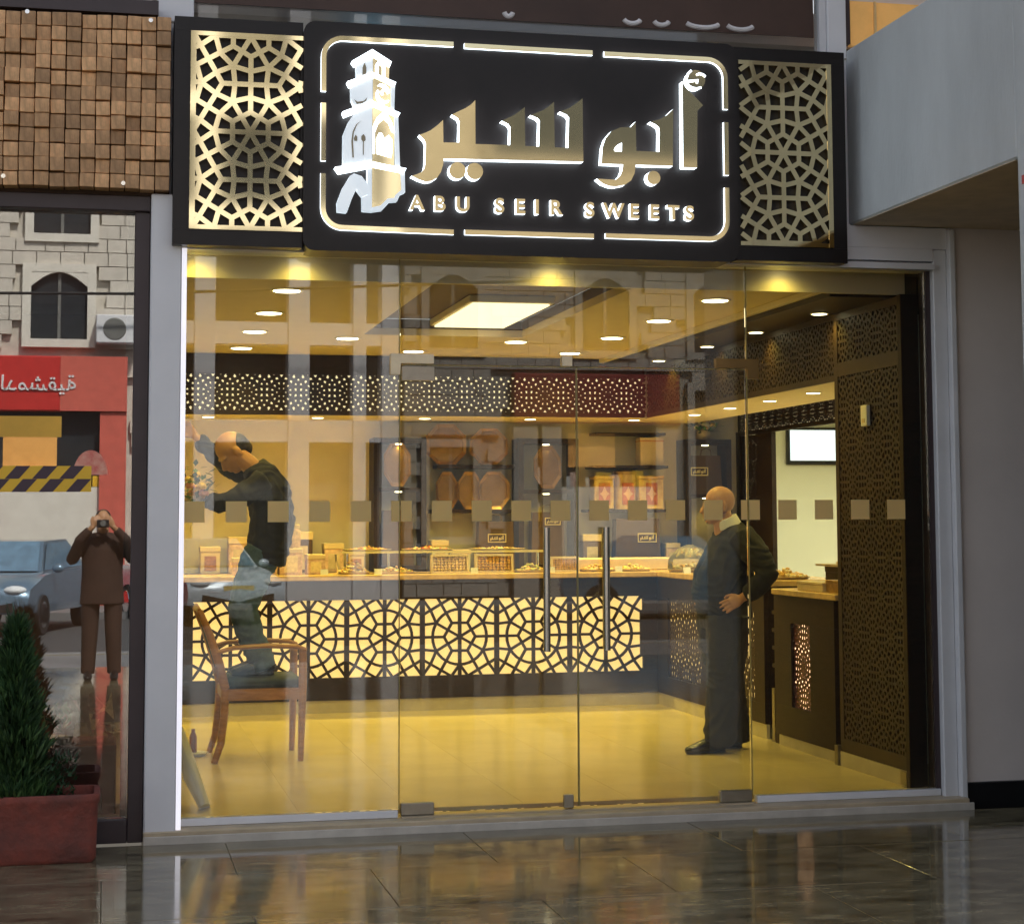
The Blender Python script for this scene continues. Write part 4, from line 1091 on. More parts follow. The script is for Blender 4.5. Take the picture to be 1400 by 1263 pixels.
flat_box(3.22, 3.46, 5.26, CT, 1.21, 'display carton of golden pastries behind the left door handle', M_sweet[0])
platter(3.62, 5.30, CT, .16, .11, 'plate of pale sweets between the two door handles', [M_sweet[2], M_sweet[0]], .06, 70, .02)
platter(3.92, 5.28, CT, .17, .11, 'plate of shiny wrapped sweets near the counter corner', [M_sweet[2], M_ribbon], .05, 70, .02)
bx('sweet_strip', (3.45, 4.60, 5.55, 5.78, CT, 1.19), M_box, None, b=.01, label='long pale carton at the back of the counter corner', cat='carton')
wr = thing('wrapped_platter', (4.30, 4.9, CT), 'platter of sweets under clear wrap beside the standing man', 'platter')
put('plate', MB().lathe((4.30, 4.9, CT), [(.16, 0), (.19, .02), (.18, .022)], 24).mesh('plate', M_goldtray2), wr)
pile(4.30, 4.9, CT + .02, .14, .14, .07, 60, .024, [M_sweet[2], M_sweet[0]], par=wr)
put('wrap', MB().lathe((4.30, 4.9, CT + .02), [(.19, 0), (.18, .08), (.10, .17), (.02, .20)], 12).mesh('wrap', M_plastic), wr)
for k, (x, y, lb) in enumerate(((4.34, 4.35, 'platter of pale pastries on the side counter left of the standing man'), (4.30, 3.1, 'platter of pastries on the side counter behind the man'), (4.36, 2.85, 'platter of golden pastries at the near end of the side counter'))):
    platter(x, y, CT, .17, .20, lb, [M_sweet[2], M_sweet[0]], .07, 80, .024)
for k, (x0, x1, y0, y1, z0, z1, m, lb) in enumerate(((4.12, 4.40, 1.55, 2.0, 1.0405, 1.10, M_box, 'cream carton at the front of the end cabinet'),
        (4.14, 4.55, 1.30, 1.54, 1.0405, 1.12, M_goldtray, 'gold carton at the near corner of the end cabinet'),
        (4.42, 4.68, 1.60, 2.25, 1.0405, 1.19, M_dark, 'brown tray box at the back of the end cabinet'),
        (4.36, 4.70, 1.58, 2.28, 1.1905, 1.205, M_goldtray2, 'pale flat lid lying on the brown tray box'))):
    t = thing('sweet_carton', ((x0 + x1) / 2, (y0 + y1) / 2, z0), lb, 'carton', 'cartons on the end cabinet')
    bx('body', (x0, x1, y0, y1, z0, z0 + (z1 - z0) * .72), m, t, b=.003)
    bx('lid', (x0 - .003, x1 + .003, y0 - .003, y1 + .003, z0 + (z1 - z0) * .72 + .0005, z1), m, t, b=.003)
    bx('lid_label', (x0 + .04, x1 - .04, y0 + .05, y1 - .05, z1 + .0003, z1 + .001), M_goldtray2, t)
pile(4.52, 1.95, 1.206, .12, .22, .04, 50, .024, [M_sweet[0], M_sweet[2]], 'pastry_heap').update_tag()
bpy.data.objects['pastry_heap']['label'] = 'heap of pastries on the flat lid of the end cabinet'; bpy.data.objects['pastry_heap']['category'] = 'pastries'
# left end of the counter: stacked pink cartons, tins and a glass jar
lay = [(.72, .15, .10), (.90, .17, .16), (1.10, .18, .17), (1.30, .14, .12)]
for k, (x, w_, h) in enumerate(lay):
    t = thing('pink_carton', (x, 5.4, CT), ('small', 'left tall', 'right tall', 'low')[k] + ' pink printed carton at the left end of the counter', 'carton', 'pink cartons on the counter')
    bx('body', (x - w_ / 2, x + w_ / 2, 5.30, 5.50, CT, CT + h), M_pinkbox, t, b=.004)
    bx('lid', (x - w_ / 2 - .004, x + w_ / 2 + .004, 5.296, 5.504, CT + h + .0005, CT + h + .04), M_box, t, b=.004)
    bx('front_label', (x - w_ * .3, x + w_ * .3, 5.297, 5.2998, CT + .02, CT + h - .02), M_sweet[2], t)
for k, (x, z) in enumerate(((.96, CT + .2045), (1.12, CT + .2145))):
    t = thing('cookie_jar', (x, 5.4, z), ('left', 'right')[k] + ' clear jar of wafers standing on the pink cartons', 'jar', 'wafer jars')
    put('contents', MB().lathe((x, 5.4, z), [(.06, .002), (.066, .02), (.066, .13), (.05, .15)], 14).mesh('contents', M_pinkbox, 40), t)
    put('lid', MB().lathe((x, 5.4, z + .155), [(.06, 0), (.06, .025), (.05, .03)], 14).mesh('lid', M_box, 40), t)
sc_ = thing('steel_scoop', (1.455, 5.24, CT), 'shining steel scoop standing at the left end of the glass shelf', 'scoop')
put('blade', MB().tube([(1.47, 5.24, CT + .004), (1.462, 5.235, CT + .05), (1.452, 5.23, CT + .11)], [(.012, .006), (.020, .008), (.010, .005)], 10).mesh('blade', M_chrome, 40), sc_)
put('grip', MB().tube([(1.452, 5.23, CT + .10), (1.447, 5.23, CT + .16)], .008, 8).mesh('grip', M_steel), sc_)
# napkin bag under the countertop (white crumpled thing behind the handles)
nbg = MB()
for k in range(40):
    c = Vector((random.uniform(2.12, 2.36), random.uniform(1.9, 2.0), random.uniform(.95, 1.1)))

# cartons and tins crowding the back bench
bi = [(.50, .16, .22, M_box, 'cream carton at the left end of the back bench'), (.74, .18, .30, M_pinkbox, 'pink printed carton at the left of the back bench'), (1.00, .14, .20, M_box, 'short cream carton on the back bench behind the pink cartons'),
      (1.24, .20, .34, M_bag, 'tall brown carton on the back bench left of the left niche'), (1.52, .16, .24, M_pinkbox, 'pink carton on the back bench beside the left niche'), (1.71, .13, .17, M_box, 'small cream carton against the left niche'),
      (2.42, .14, .26, M_boardwhite, 'white carton on the back bench right of the left niche'), (2.60, .16, .18, M_boardwhite, 'low white carton on the back bench left of the logo bag'), (3.75, .16, .30, M_bag, 'dark brown carton right of the middle niche'),
      (4.48, .12, .22, M_pinkbox, 'pink carton beside the right niche')]
for x, w_, h, m, lb in bi:
    t = thing('stock_carton', (x, 6.0, 1.0855), lb, 'carton', 'cartons on the back bench')
    bx('body', (x - w_ / 2, x + w_ / 2, 5.93, 6.12, 1.0855, 1.0855 + h * .8), m, t, b=.004)
    bx('lid', (x - w_ / 2 - .004, x + w_ / 2 + .004, 5.926, 6.124, 1.086 + h * .8, 1.0855 + h), M_box, t, b=.004)
    bx('front_label', (x - w_ * .3, x + w_ * .3, 5.9265, 5.9295, 1.11, 1.0855 + h * .65), M_goldtray2 if m is not M_box else M_sweet[1], t)
for k, (x, y, z, lb) in enumerate(((1.35, 5.16, CT, 'left of the shining scoop'), (1.78, 5.16, CT, 'between the two plates under the glass shelf'), (2.56, 5.15, CT, 'between the white and the golden display cartons'), (3.20, 5.16, CT, 'right of the yellow green cookies'), (3.77, 5.16, CT, 'between the pale and the shiny sweets'), (4.18, 4.60, CT, 'on the side counter beside the wrapped platter'))):
    t = thing('price_card', (x, y, z), 'small blank white tent card on the counter ' + lb, 'card', 'tent cards on the counters')
    mb = MB(); mb.v += [(x - .03, y - .014, z), (x + .03, y - .014, z), (x + .03, y, z + .045), (x - .03, y, z + .045), (x - .03, y + .014, z), (x + .03, y + .014, z)]
    mb.face((0, 1, 2, 3)); mb.face((3, 2, 5, 4)); put('card', mb.mesh('card', M_shirt), t)
# ================================================================ flowers
def bouquet(cx, cy, z, r, h, label, mats_, n, stem=True, name='flower_bunch', ribbons=False):
    t = thing(name, (cx, cy, z), label, 'flowers')
    mb = MB()
    for k in range(n * 8):
        a = random.uniform(0, 6.28); rr = r * math.sqrt(random.random()); zz = z + h * random.uniform(.25, .95)
        p = Vector((cx + rr * math.cos(a), cy + rr * math.sin(a), zz)); d = Vector((math.cos(a), math.sin(a), random.uniform(-.5, .8))).normalized()
        s_ = d.cross(Vector((0, 0, 1))).normalized() * .018
        i = len(mb.v); mb.v += [tuple(p), tuple(p + d * .035 + s_), tuple(p + d * .075), tuple(p + d * .035 - s_)]; mb.face((i, i + 1, i + 2, i + 3))
    put('leaves', mb.mesh('leaves', M_leaf2), t)
    for k in range(n):
        a = random.uniform(0, 6.28); rr = r * random.uniform(.3, 1.0)
        c = Vector((cx + rr * math.cos(a), cy + rr * math.sin(a) - r * .3, z + h * random.uniform(.35, 1.0)))
        fm = MB(); s0 = random.uniform(.022, .034)
        for q in range(9):
            ph = q * 2.4; el = .2 + q * .12
            d = Vector((math.cos(ph) * math.cos(el), math.sin(ph) * math.cos(el) , math.sin(el)))
            fm.ball(c + d * s0 * .7, (s0 * .62, s0 * .62, s0 * .35), 6, 4, rot=d.to_track_quat('Z', 'Y').to_matrix())
        put('flower_head', fm.mesh('flower_head', random.choice(mats_), 60), t)
    put('vase', MB().lathe((cx, cy, z), [(.05, 0), (.065, .03), (.06, h * .3), (.045, h * .36)], 16).mesh('vase', M_goldtray2, 40), t)
    if ribbons:
        for k in range(5):
            x = cx + random.uniform(-.06, .09)
            put('ribbon', MB().tube([(x, cy - r * .9, z + h * .3), (x + .03, cy - r, z + h * .05), (x - .02, cy - r, z - .10), (x + .03, cy - r * .9, z - random.uniform(.15, .28))], [(.0055, .003)] * 4, 6, side=(1, 0, 0)).mesh('ribbon', M_ribbon), t)
    return t
bouquet(4.80, 6.03, 2.211, .16, .25, 'red and white flowers on top of the right niche', M_flower[:2] + [M_flower[2]], 11)
bouquet(.20, 2.46, 1.56, .13, .32, 'yellow and pink flower arrangement in a vase held by the left glass', [M_flower[2], M_flower[3], M_flower[1]], 13)

# ================================================================ chair
ch = thing('wooden_armchair', (.62, 2.55, 0), 'wooden armchair with dark blue upholstery turned sideways behind the left glass', 'chair')
yn, yf = 2.28, 2.86
for y in (yn, yf):
    put('leg', MB().tube([(.40, y, .46), (.395, y, .30), (.375, y, .12), (.335, y, 0)], [(.024, .026), (.024, .026), (.022, .024), (.019, .02)], 8, side=(0, 1, 0)).mesh('leg', M_chairwood, 50), ch)
    put('leg', MB().tube([(.885, y, .70), (.885, y, .45), (.880, y, .2), (.875, y, 0)], [(.024, .026), (.024, .026), (.022, .022), (.018, .018)], 8, side=(0, 1, 0)).mesh('leg', M_chairwood, 50), ch)
    put('back_post', MB().tube([(.40, y, .46), (.36, y, .62), (.30, y, .80), (.235, y, .95)], [(.024, .028), (.024, .028), (.022, .024), (.020, .02)], 8, side=(0, 1, 0)).mesh('back_post', M_chairwood, 50), ch)
    put('armrest', MB().tube([(.335, y, .685), (.45, y, .715), (.65, y, .725), (.85, y, .715), (.905, y, .695)], [(.022, .014), (.024, .015), (.028, .016), (.030, .016), (.026, .013)], 10, side=(0, 1, 0)).mesh('armrest', M_chairwood, 50), ch)
    bx('seat_rail', (.38, .90, y - .014, y + .014, .385, .455), M_chairwood, ch, b=.004)
bx('seat_rail', (.872, .898, yn + .015, yf - .015, .385, .455), M_chairwood, ch, b=.004)
bx('seat_rail', (.384, .41, yn + .015, yf - .015, .385, .455), M_chairwood, ch, b=.004)
put('seat_cushion', MB().bbox(.40, .89, yn + .02, yf - .02, .456, .52, b=.022).mesh('seat_cushion', M_uphol, 60), ch)
mb = MB()
mb.tube([(.372, (yn + yf) / 2, .58), (.315, (yn + yf) / 2, .77), (.255, (yn + yf) / 2, .92)], [(.27, .022), (.275, .030), (.265, .018)], 16, side=(0, 1, 0))
put('backrest', mb.mesh('backrest', M_uphol, 60), ch)
put('top_rail', MB().tube([(.235, yn, .945), (.228, (yn + yf) / 2, .965), (.235, yf, .945)], [(.022, .014)] * 3, 8, side=(0, 0, 1)).mesh('top_rail', M_chairwood, 50), ch)
# small things on the floor by the left jamb
bt = thing('brown_bottle', (.22, 2.75, 0), 'small brown bottle on a white dish on the floor left of the chair', 'bottle')
put('dish', MB().lathe((.235, 2.72, .001), [(.07, 0), (.09, .02), (.085, .022)], 16).mesh('dish', M_shirt), bt)
put('bottle_body', MB().lathe((.225, 2.72, .022), [(.024, 0), (.024, .10), (.012, .13), (.012, .15)], 12).mesh('bottle_body', mat('amber_glass', (.30, .09, .03), .2), 40), bt)
wb = MB()
wb.tube([(.06, .55, .40), (.075, .50, .30), (.11, .45, .17), (.18, .40, .01)], [(.012, .10), (.035, .14), (.045, .15), (.03, .12)], 14, side=(1, 0, .5))
put('white_bolster', wb.mesh('white_bolster', M_boardwhite, 60), None, label='white curved padded board leaning inside the lower left corner of the glass', cat='board')
bx('dark_roll', (.02, .115, 2.2, 2.32, 0, 1.15), mat('dark_plum_board', (.06, .045, .06), .7), None, b=.01, label='dark narrow board standing at the left edge behind the glass', cat='board')

# ================================================================ people
from mathutils import noise as mnoise
def remesh(mb, name, m, vox, smooth=6, fac=.5, fold=0.0, fq=(7, 7, 13)):
    me = mb.mesh(name, m)
    o = bpy.data.objects.new(name, me); col.objects.link(o)
    r = o.modifiers.new('r', 'REMESH'); r.mode = 'VOXEL'; r.voxel_size = vox; r.use_smooth_shade = True
    s_ = o.modifiers.new('s', 'SMOOTH'); s_.iterations = smooth; s_.factor = fac
    dg = bpy.context.evaluated_depsgraph_get()
    me2 = bpy.data.meshes.new_from_object(o.evaluated_get(dg))
    bpy.data.objects.remove(o); bpy.data.meshes.remove(me)
    me2.name = name
    if fold:
        nv = [v.normal.copy() for v in me2.vertices]
        for v, n in zip(me2.vertices, nv):
            c = v.co
            a = mnoise.noise(Vector((c.x * fq[0], c.y * fq[1], c.z * fq[2] + 3 * mnoise.noise(c * 4))))
            b = mnoise.noise(Vector((c.x * fq[0] * 2.3 + 9, c.y * fq[1] * 2.3, c.z * fq[2] * 1.9)))
            v.co = c + n * fold * ((1 - abs(a) * 2.6) * .9 + b * .5)
    me2.materials.clear(); me2.materials.append(m)
    for p in me2.polygons: p.use_smooth = True
    return me2
class Fig:
    """figure-local frame: f forward, s to the figure's left, z up"""
    def __init__(s, base, heading):
        s.b = Vector(base); s.fw = Vector((math.cos(heading), math.sin(heading), 0)); s.lf = Vector((-math.sin(heading), math.cos(heading), 0))
    def __call__(s, f, l, z): return s.b + s.fw * f + s.lf * l + Vector((0, 0, z))
def head(mb, P, c, pitch=0.0, turn=0.0, k=1.0):
    """skull, jaw, brow, nose, lips and ears; c = (f, s, z) of the head centre"""
    M = Matrix.Rotation(turn, 3, 'Z') @ Matrix.Rotation(pitch, 3, 'Y')
    Fm = Matrix((P.fw, P.lf, Vector((0, 0, 1)))).transposed()
    C = P(*c)
    def q(f, s, z): return C + Fm @ (M @ Vector((f * k, s * k, z * k)))
    rot = Fm @ M
    E = lambda p, r: mb.ball(q(*p), tuple(x * k for x in r), 18, 12, rot=rot)
    E((-.018, 0, .030), (.098, .076, .092))
    E((.022, 0, -.030), (.068, .062, .088))
    E((.050, 0, -.098), (.034, .034, .022))
    E((.030, .035, -.075), (.045, .022, .030)); E((.030, -.035, -.075), (.045, .022, .030))
    E((.070, .030, .014), (.020, .030, .012)); E((.070, -.030, .014), (.020, .030, .012))
    mb.tube([q(.084, 0, .008), q(.098, 0, -.018), q(.110, 0, -.038), q(.095, 0, -.050)], [.010 * k, .012 * k, .016 * k, .011 * k], 8)
    E((.088, 0, -.066), (.014, .024, .008)); E((.084, 0, -.078), (.013, .021, .008))
    for sg_ in (1, -1):
        E((-.012, .078 * sg_, -.012), (.024, .010, .034)); E((-.014, .082 * sg_, -.030), (.012, .008, .014))
    return q, rot
def hand(mb, P, w0, w1, curl_dir, spread, k=1.0, bend=.55):
    """w0 wrist, w1 middle of the knuckles; fingers curl towards curl_dir"""
    w0, w1 = Vector(w0), Vector(w1)
    t = (w1 - w0).normalized(); cd = Vector(curl_dir); cd = (cd - t * cd.dot(t)).normalized(); sp = t.cross(cd)
    L = (w1 - w0).length
    mb.tube([w0 - t * .03, w0, (w0 + w1) / 2, w1], [(.026 * k, .020 * k), (.026 * k, .019 * k), (.040 * k, .015 * k), (.040 * k, .013 * k)], 12, side=sp)
    for i, (off, ln) in enumerate(((-.030, .068), (-.010, .078), (.010, .073), (.029, .058))):
        a = w1 + sp * off * k - t * .01
        d1 = (t + sp * off * spread).normalized()
        p = [a]; d = d1
        for sgm in (.45, .32, .25):
            d = (d + cd * bend * .55).normalized()
            p.append(p[-1] + d * ln * sgm * k)
        mb.tube(p, [.0100 * k, .0094 * k, .0086 * k, .0066 * k], 8)
    a = w0 + (w1 - w0) * .30 - sp * .026 * k
    p = [a, a - sp * .022 * k + t * .026 * k + cd * .008, a - sp * .030 * k + t * .052 * k + cd * .02, a - sp * .026 * k + t * .072 * k + cd * .028]
    mb.tube(p, [.014 * k, .0115 * k, .0100 * k, .0075 * k], 8)
def shoe(mb, P, f, s, z, turn=0.0, L=.285):
    c, sn = math.cos(turn), math.sin(turn)
    def q(a, b, h): return P(f + a * c - b * sn, s + a * sn + b * c, z + h)
    mb.tube([q(-.075, 0, .035), q(-.05, 0, .05), q(.0, 0, .055), q(.07, 0, .048), q(.13, 0, .035), q(.18, 0, .026), q(.205, 0, .022)],
            [(.028, .034), (.036, .048), (.040, .052), (.044, .044), (.048, .033), (.040, .025), (.014, .014)], 14, side=P.lf * c - P.fw * sn)
    mb.tube([q(-.072, 0, .010), q(.0, 0, .010), q(.10, 0, .010), q(.195, 0, .010)], [(.034, .010), (.038, .010), (.047, .010), (.026, .010)], 12, side=P.lf * c - P.fw * sn)

# -- the standing man, seen from his left side, facing left
P = Fig((3.589, 2.05, 0), math.pi)
body = MB()
q, rot = head(body, P, (-.002, 0, 1.600), pitch=.02, k=1.03)
body.tube([P(-.055, 0, 1.40), P(-.045, 0, 1.47), P(-.025, 0, 1.55)], [(.075, .075), (.066, .070), (.062, .066)], 14, side=P.lf)
body.tube([P(-.06, 0, 1.42), P(-.06, 0, 1.2), P(-.03, 0, .95)], [(.10, .08), (.12, .10), (.11, .10)], 14, side=P.lf)
for s_, sg_ in ((.10, 1), (-.10, -1)):
    body.tube([P(-.03, s_, .95), P(-.02, s_, .5), P(.05 if sg_ > 0 else -.12, s_, .08)], [.08, .055, .04], 10)
AL = [P(-.10, .17, 1.40), P(-.17, .26, 1.28), P(-.225, .315, 1.16), P(-.155, .295, 1.06), P(-.075, .255, 1.005)]
AR = [P(-.10, -.17, 1.40), P(-.17, -.26, 1.25), P(-.20, -.30, 1.13), P(-.08, -.28, 1.03), P(.02, -.22, .985)]
body.tube(AL, [.045, .04, .036, .032, .026], 10); body.tube(AR, [.045, .04, .036, .032, .026], 10)
hand(body, P, P(-.075, .255, 1.00), P(.000, .240, .962), -P.lf * 1.0 + Vector((0, 0, -.35)), 3.5, 1.05, .22)
hand(body, P, P(.02, -.22, .985), P(.09, -.18, .96), P.lf + Vector((0, 0, -.3)), 2.0)
man = put('person', remesh(body, 'person', M_skin, .0046, 3), None, label='bald man in black jacket and charcoal trousers standing hand on hip near the right counter', cat='person')
jk = MB()
jk.tube([P(-.085, 0, 1.470), P(-.095, 0, 1.430), P(-.100, 0, 1.36), P(-.085, 0, 1.26), P(-.035, 0, 1.12), P(-.018, 0, 1.03), P(-.035, 0, .945), P(-.045, 0, .925)],
        [(.085, .074), (.165, .105), (.205, .145), (.205, .170), (.200, .190), (.195, .194), (.190, .186), (.178, .170)], 22, side=P.lf)
jk.tube(AL[:4] + [P(-.105, .265, 1.015)], [.090, .086, .080, .066, .050], 14); jk.tube(AR[:4] + [P(.0, -.232, .995)], [.086, .078, .070, .060, .047], 14)
jk.ball(P(-.10, .165, 1.40), (.075, .075, .065)); jk.ball(P(-.10, -.165, 1.40), (.075, .075, .065))
put('jacket', remesh(jk, 'jacket', M_blackwool, .0085, 4, fold=.010), man)
cl = MB(); cl.tube([P(-.075, 0, 1.455), P(-.062, 0, 1.492), P(-.052, 0, 1.517)], [(.094, .092), (.084, .084), (.077, .078)], 20, side=P.lf)
put('shirt_collar', remesh(cl, 'shirt_collar', M_shirt, .006, 2), man)
tr = MB()
tr.tube([P(-.04, 0, .97), P(-.045, 0, .90), P(-.04, 0, .80)], [(.175, .165), (.180, .170), (.17, .155)], 20, side=P.lf)
for s_, kf, af in ((.095, -.005, .035), (-.095, -.075, -.135)):
    tr.tube([P(-.035, s_, .88), P(-.025, s_, .70), P(kf, s_, .50), P(kf * .5 + af * .5 + .0, s_, .28), P(af, s_, .085), P(af - .005, s_, .045)], [(.105, .150), (.102, .138), (.092, .120), (.088, .112), (.084, .106), (.080, .100)], 16, side=P.lf)
put('trousers', remesh(tr, 'trousers', M_charcoal, .0085, 4, fold=.010, fq=(8, 8, 6)), man)
for s_, f in ((.095, .055), (-.095, -.125)):
    sh_ = MB(); shoe(sh_, P, f + .02, s_, .001, turn=.12 if s_ > 0 else -.1)
    put('shoe', remesh(sh_, 'shoe', M_shoe, .006, 3), man)
mat('grey_hair', (.16, .13, .10), .7, var=.4, scale=80)
for sg_ in (1, -1):
    put('eyebrow', MB().tube([q(.088, .018 * sg_, .020), q(.086, .034 * sg_, .024), q(.074, .050 * sg_, .020)], [.0035, .0045, .003], 6).mesh('eyebrow', MATS['grey_hair']), man)
    put('eye', MB().ball(q(.080, .031 * sg_, .0), (.010, .010, .008), 8, 6).mesh('eye', M_shirt), man)
gl = MB(); gl.tube([q(.074, .062, .004), q(.02, .078, .004), q(-.015, .082, -.002)], .0022, 6); gl.tube([q(.078, .06, .004), q(.094, .034, -.002), q(.096, 0, .004)], .0022, 6)
put('spectacles', gl.mesh('spectacles', M_steel), man)

# -- the man standing on the armchair, leaning to the left
P2 = Fig((.66, 2.57, .52), math.pi)
b2 = MB()
q2, rot2 = head(b2, P2, (.215, -.02, 1.44), pitch=.85, turn=.25, k=1.06)
b2.tube([P2(.02, 0, 1.26), P2(.10, 0, 1.36), P2(.17, 0, 1.42)], [.065, .062, .058], 12)
b2.tube([P2(.02, 0, 1.26), P2(-.02, 0, 1.0), P2(.02, 0, .80)], [(.12, .09), (.12, .09), (.12, .09)], 12, side=P2.lf)
BL = [P2(.02, .16, 1.25), P2(.18, .20, 1.14), P2(.30, .17, 1.10), P2(.40, .10, 1.14)]
BR = [P2(.03, -.14, 1.27), P2(.20, -.20, 1.34), P2(.34, -.19, 1.45), P2(.445, -.17, 1.55)]
b2.tube(BL, [.045, .04, .034, .027], 10); b2.tube(BR, [.045, .04, .034, .027], 10)
hand(b2, P2, BL[-1], P2(.46, .08, 1.15), P2.lf * -1, 2.0); hand(b2, P2, BR[-1], P2(.49, -.16, 1.60), P2.lf, 2.0)
for s_ in (.09, -.09): b2.tube([P2(.02, s_, .82), P2(.13, s_, .45), P2(.0, s_, .06)], [.07, .05, .035], 10)
man2 = put('person', remesh(b2, 'person', M_skin, .0068, 4), None, label='man in dark jacket and blue jeans on the armchair bending over the yellow flowers', cat='person')
j2 = MB()
j2.tube([P2(.07, 0, 1.35), P2(.03, 0, 1.29), P2(-.03, 0, 1.18), P2(-.055, 0, 1.0), P2(-.03, 0, .84), P2(-.01, 0, .72)], [(.085, .075), (.18, .105), (.205, .135), (.20, .140), (.195, .135), (.185, .13)], 20, side=P2.lf)
j2.tube(BL[:3] + [P2(.375, .12, 1.13)], [.080, .066, .056, .046], 12); j2.tube(BR[:3] + [P2(.42, -.175, 1.525)], [.080, .068, .056, .046], 12)
put('jacket', remesh(j2, 'jacket', M_blackwool, .009, 4, fold=.012), man2)
t2 = MB()
t2.tube([P2(-.01, 0, .84), P2(.0, 0, .74)], [(.165, .12), (.165, .12)], 16, side=P2.lf)
for s_ in (.09, -.09): t2.tube([P2(.01, s_, .80), P2(.09, s_, .58), P2(.135, s_, .42), P2(.07, s_, .22), P2(-.005, s_, .05)], [(.09, .115), (.085, .10), (.075, .085), (.07, .08), (.065, .075)], 14, side=P2.lf)
put('jeans', remesh(t2, 'jeans', M_denim, .009, 4, fold=.010), man2)
for s_ in (.09, -.09):
    sh_ = MB(); shoe(sh_, P2, .01, s_, .003)
    put('shoe', remesh(sh_, 'shoe', M_shoe, .007, 3), man2)
hr = MB()
hr.ball(q2(-.05, 0, .005), (.086, .083, .088), 18, 12, rot=rot2); hr.ball(q2(-.07, 0, -.04), (.06, .072, .06), 16, 10, rot=rot2)
put('hair', remesh(hr, 'hair', M_hair, .007, 3), man2)
# ================================================================ planter with a cypress in front of the left window
pl = thing('terracotta_planter', (-.75, -.42, PZ), 'long rough terracotta trough in front of the left window', 'planter')
def trough(x0, x1, y0, y1, z0, z1):
    mb = MB(); n = len(mb.v); seg = 5
    rings = []
    def rr(inset, z):
        p = []
        for cx, cy, a0 in ((x1 - .05, y1 - .05, 0), (x0 + .05, y1 - .05, 90), (x0 + .05, y0 + .05, 180), (x1 - .05, y0 + .05, 270)):
            for k in range(seg + 1):
                a = R(a0 + 90 * k / seg); p.append((cx + (.05 - inset) * math.cos(a) , cy + (.05 - inset) * math.sin(a), z))
        return p
    lv = [(.022, z0), (.006, z0 + .02), (.004, z0 + .10), (.0, z1 - .05), (-.008, z1 - .035), (-.010, z1 - .01), (-.004, z1), (.018, z1), (.024, z1 - .03), (.026, z1 - .06)]
    k = 4 * (seg + 1)
    for i_, z in lv: mb.v += rr(i_, z)
    for j in range(len(lv) - 1):
        for i in range(k): mb.face((j * k + i, j * k + (i + 1) % k, (j + 1) * k + (i + 1) % k, (j + 1) * k + i))
    mb.face(range(k)[::-1])
    return mb, [(len(lv) - 1) * k + i for i in range(k)]
tb, last = trough(-1.45, -.368, -.60, -.25, PZ, .235)
put('trough', tb.mesh('trough', M_terra, 50), pl)
sb = MB(); sb.v += [tb.v[i] for i in last]; sb.face(range(len(last)))
put('soil', sb.mesh('soil', M_soil), pl)
def cypress(cx, cy, z, h, r, label, n):
    t = thing('cypress_bush', (cx, cy, z), label, 'bush', 'cypress bushes in the planter')
    put('trunk', MB().tube([(cx, cy, z), (cx + .01, cy, z + h * .4), (cx, cy, z + h * .85)], [.022, .014, .004], 7).mesh('trunk', M_bark), t)
    mb = MB()
    for k in range(n):
        u = random.random() ** 1.25
        zz = z + .03 + h * u * .93
        rad = r * (1 - u) ** .62 * (0.78 + .22 * math.sin(zz * 31 + cx * 9 + 3 * random.random())) * math.sqrt(random.uniform(.12, 1))
        a = random.uniform(0, 6.283)
        p = Vector((cx + rad * math.cos(a), cy + rad * math.sin(a), zz))
        L = random.uniform(.03, .10) * (1.3 if random.random() < .08 else 1)
        for _ in range(3):
            d = Vector((math.cos(a) * random.uniform(.1, .7) + random.uniform(-.35, .35), math.sin(a) * random.uniform(.1, .7) + random.uniform(-.35, .35), random.uniform(.5, 1.2))).normalized()
            s_ = d.cross(Vector((random.uniform(-1, 1), random.uniform(-1, 1), .2))).normalized() * random.uniform(.003, .006)
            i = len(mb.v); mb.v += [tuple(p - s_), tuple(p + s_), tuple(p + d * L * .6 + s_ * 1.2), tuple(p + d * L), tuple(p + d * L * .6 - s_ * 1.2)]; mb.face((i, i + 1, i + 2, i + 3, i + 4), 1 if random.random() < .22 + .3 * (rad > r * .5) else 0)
    for k in range(26):
        a = random.uniform(0, 6.28); b = z + h * random.uniform(.72, .93)
        mb.tube([(cx, cy, b), (cx + .03 * math.cos(a), cy + .03 * math.sin(a), b + .08), (cx + .055 * math.cos(a), cy + .055 * math.sin(a), b + .16)], [.004, .003, .001], 5)
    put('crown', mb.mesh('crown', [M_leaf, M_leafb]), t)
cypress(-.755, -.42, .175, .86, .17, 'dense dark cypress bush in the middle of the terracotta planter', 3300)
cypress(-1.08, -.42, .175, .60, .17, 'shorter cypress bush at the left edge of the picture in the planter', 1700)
mb = MB()
cx, cy, z = -.58, -.40, .175
tt = thing('low_shrub', (cx, cy, z), 'low sprig of lighter green leaves right of the cypress in the planter', 'shrub')
for k in range(420):
    a = random.uniform(0, 6.28); rr = .11 * math.sqrt(random.random()); p = Vector((cx + rr * math.cos(a), cy + rr * math.sin(a), z + random.uniform(.0, .22)))
    d = Vector((random.uniform(-1, 1), random.uniform(-1, 1), random.uniform(.1, 1))).normalized(); s_ = d.cross(Vector((.3, .2, 1))).normalized() * .006
    i = len(mb.v); mb.v += [tuple(p - s_), tuple(p + s_), tuple(p + d * .04)]; mb.face((i, i + 1, i + 2))
put('leaves', mb.mesh('leaves', M_leaf), tt)

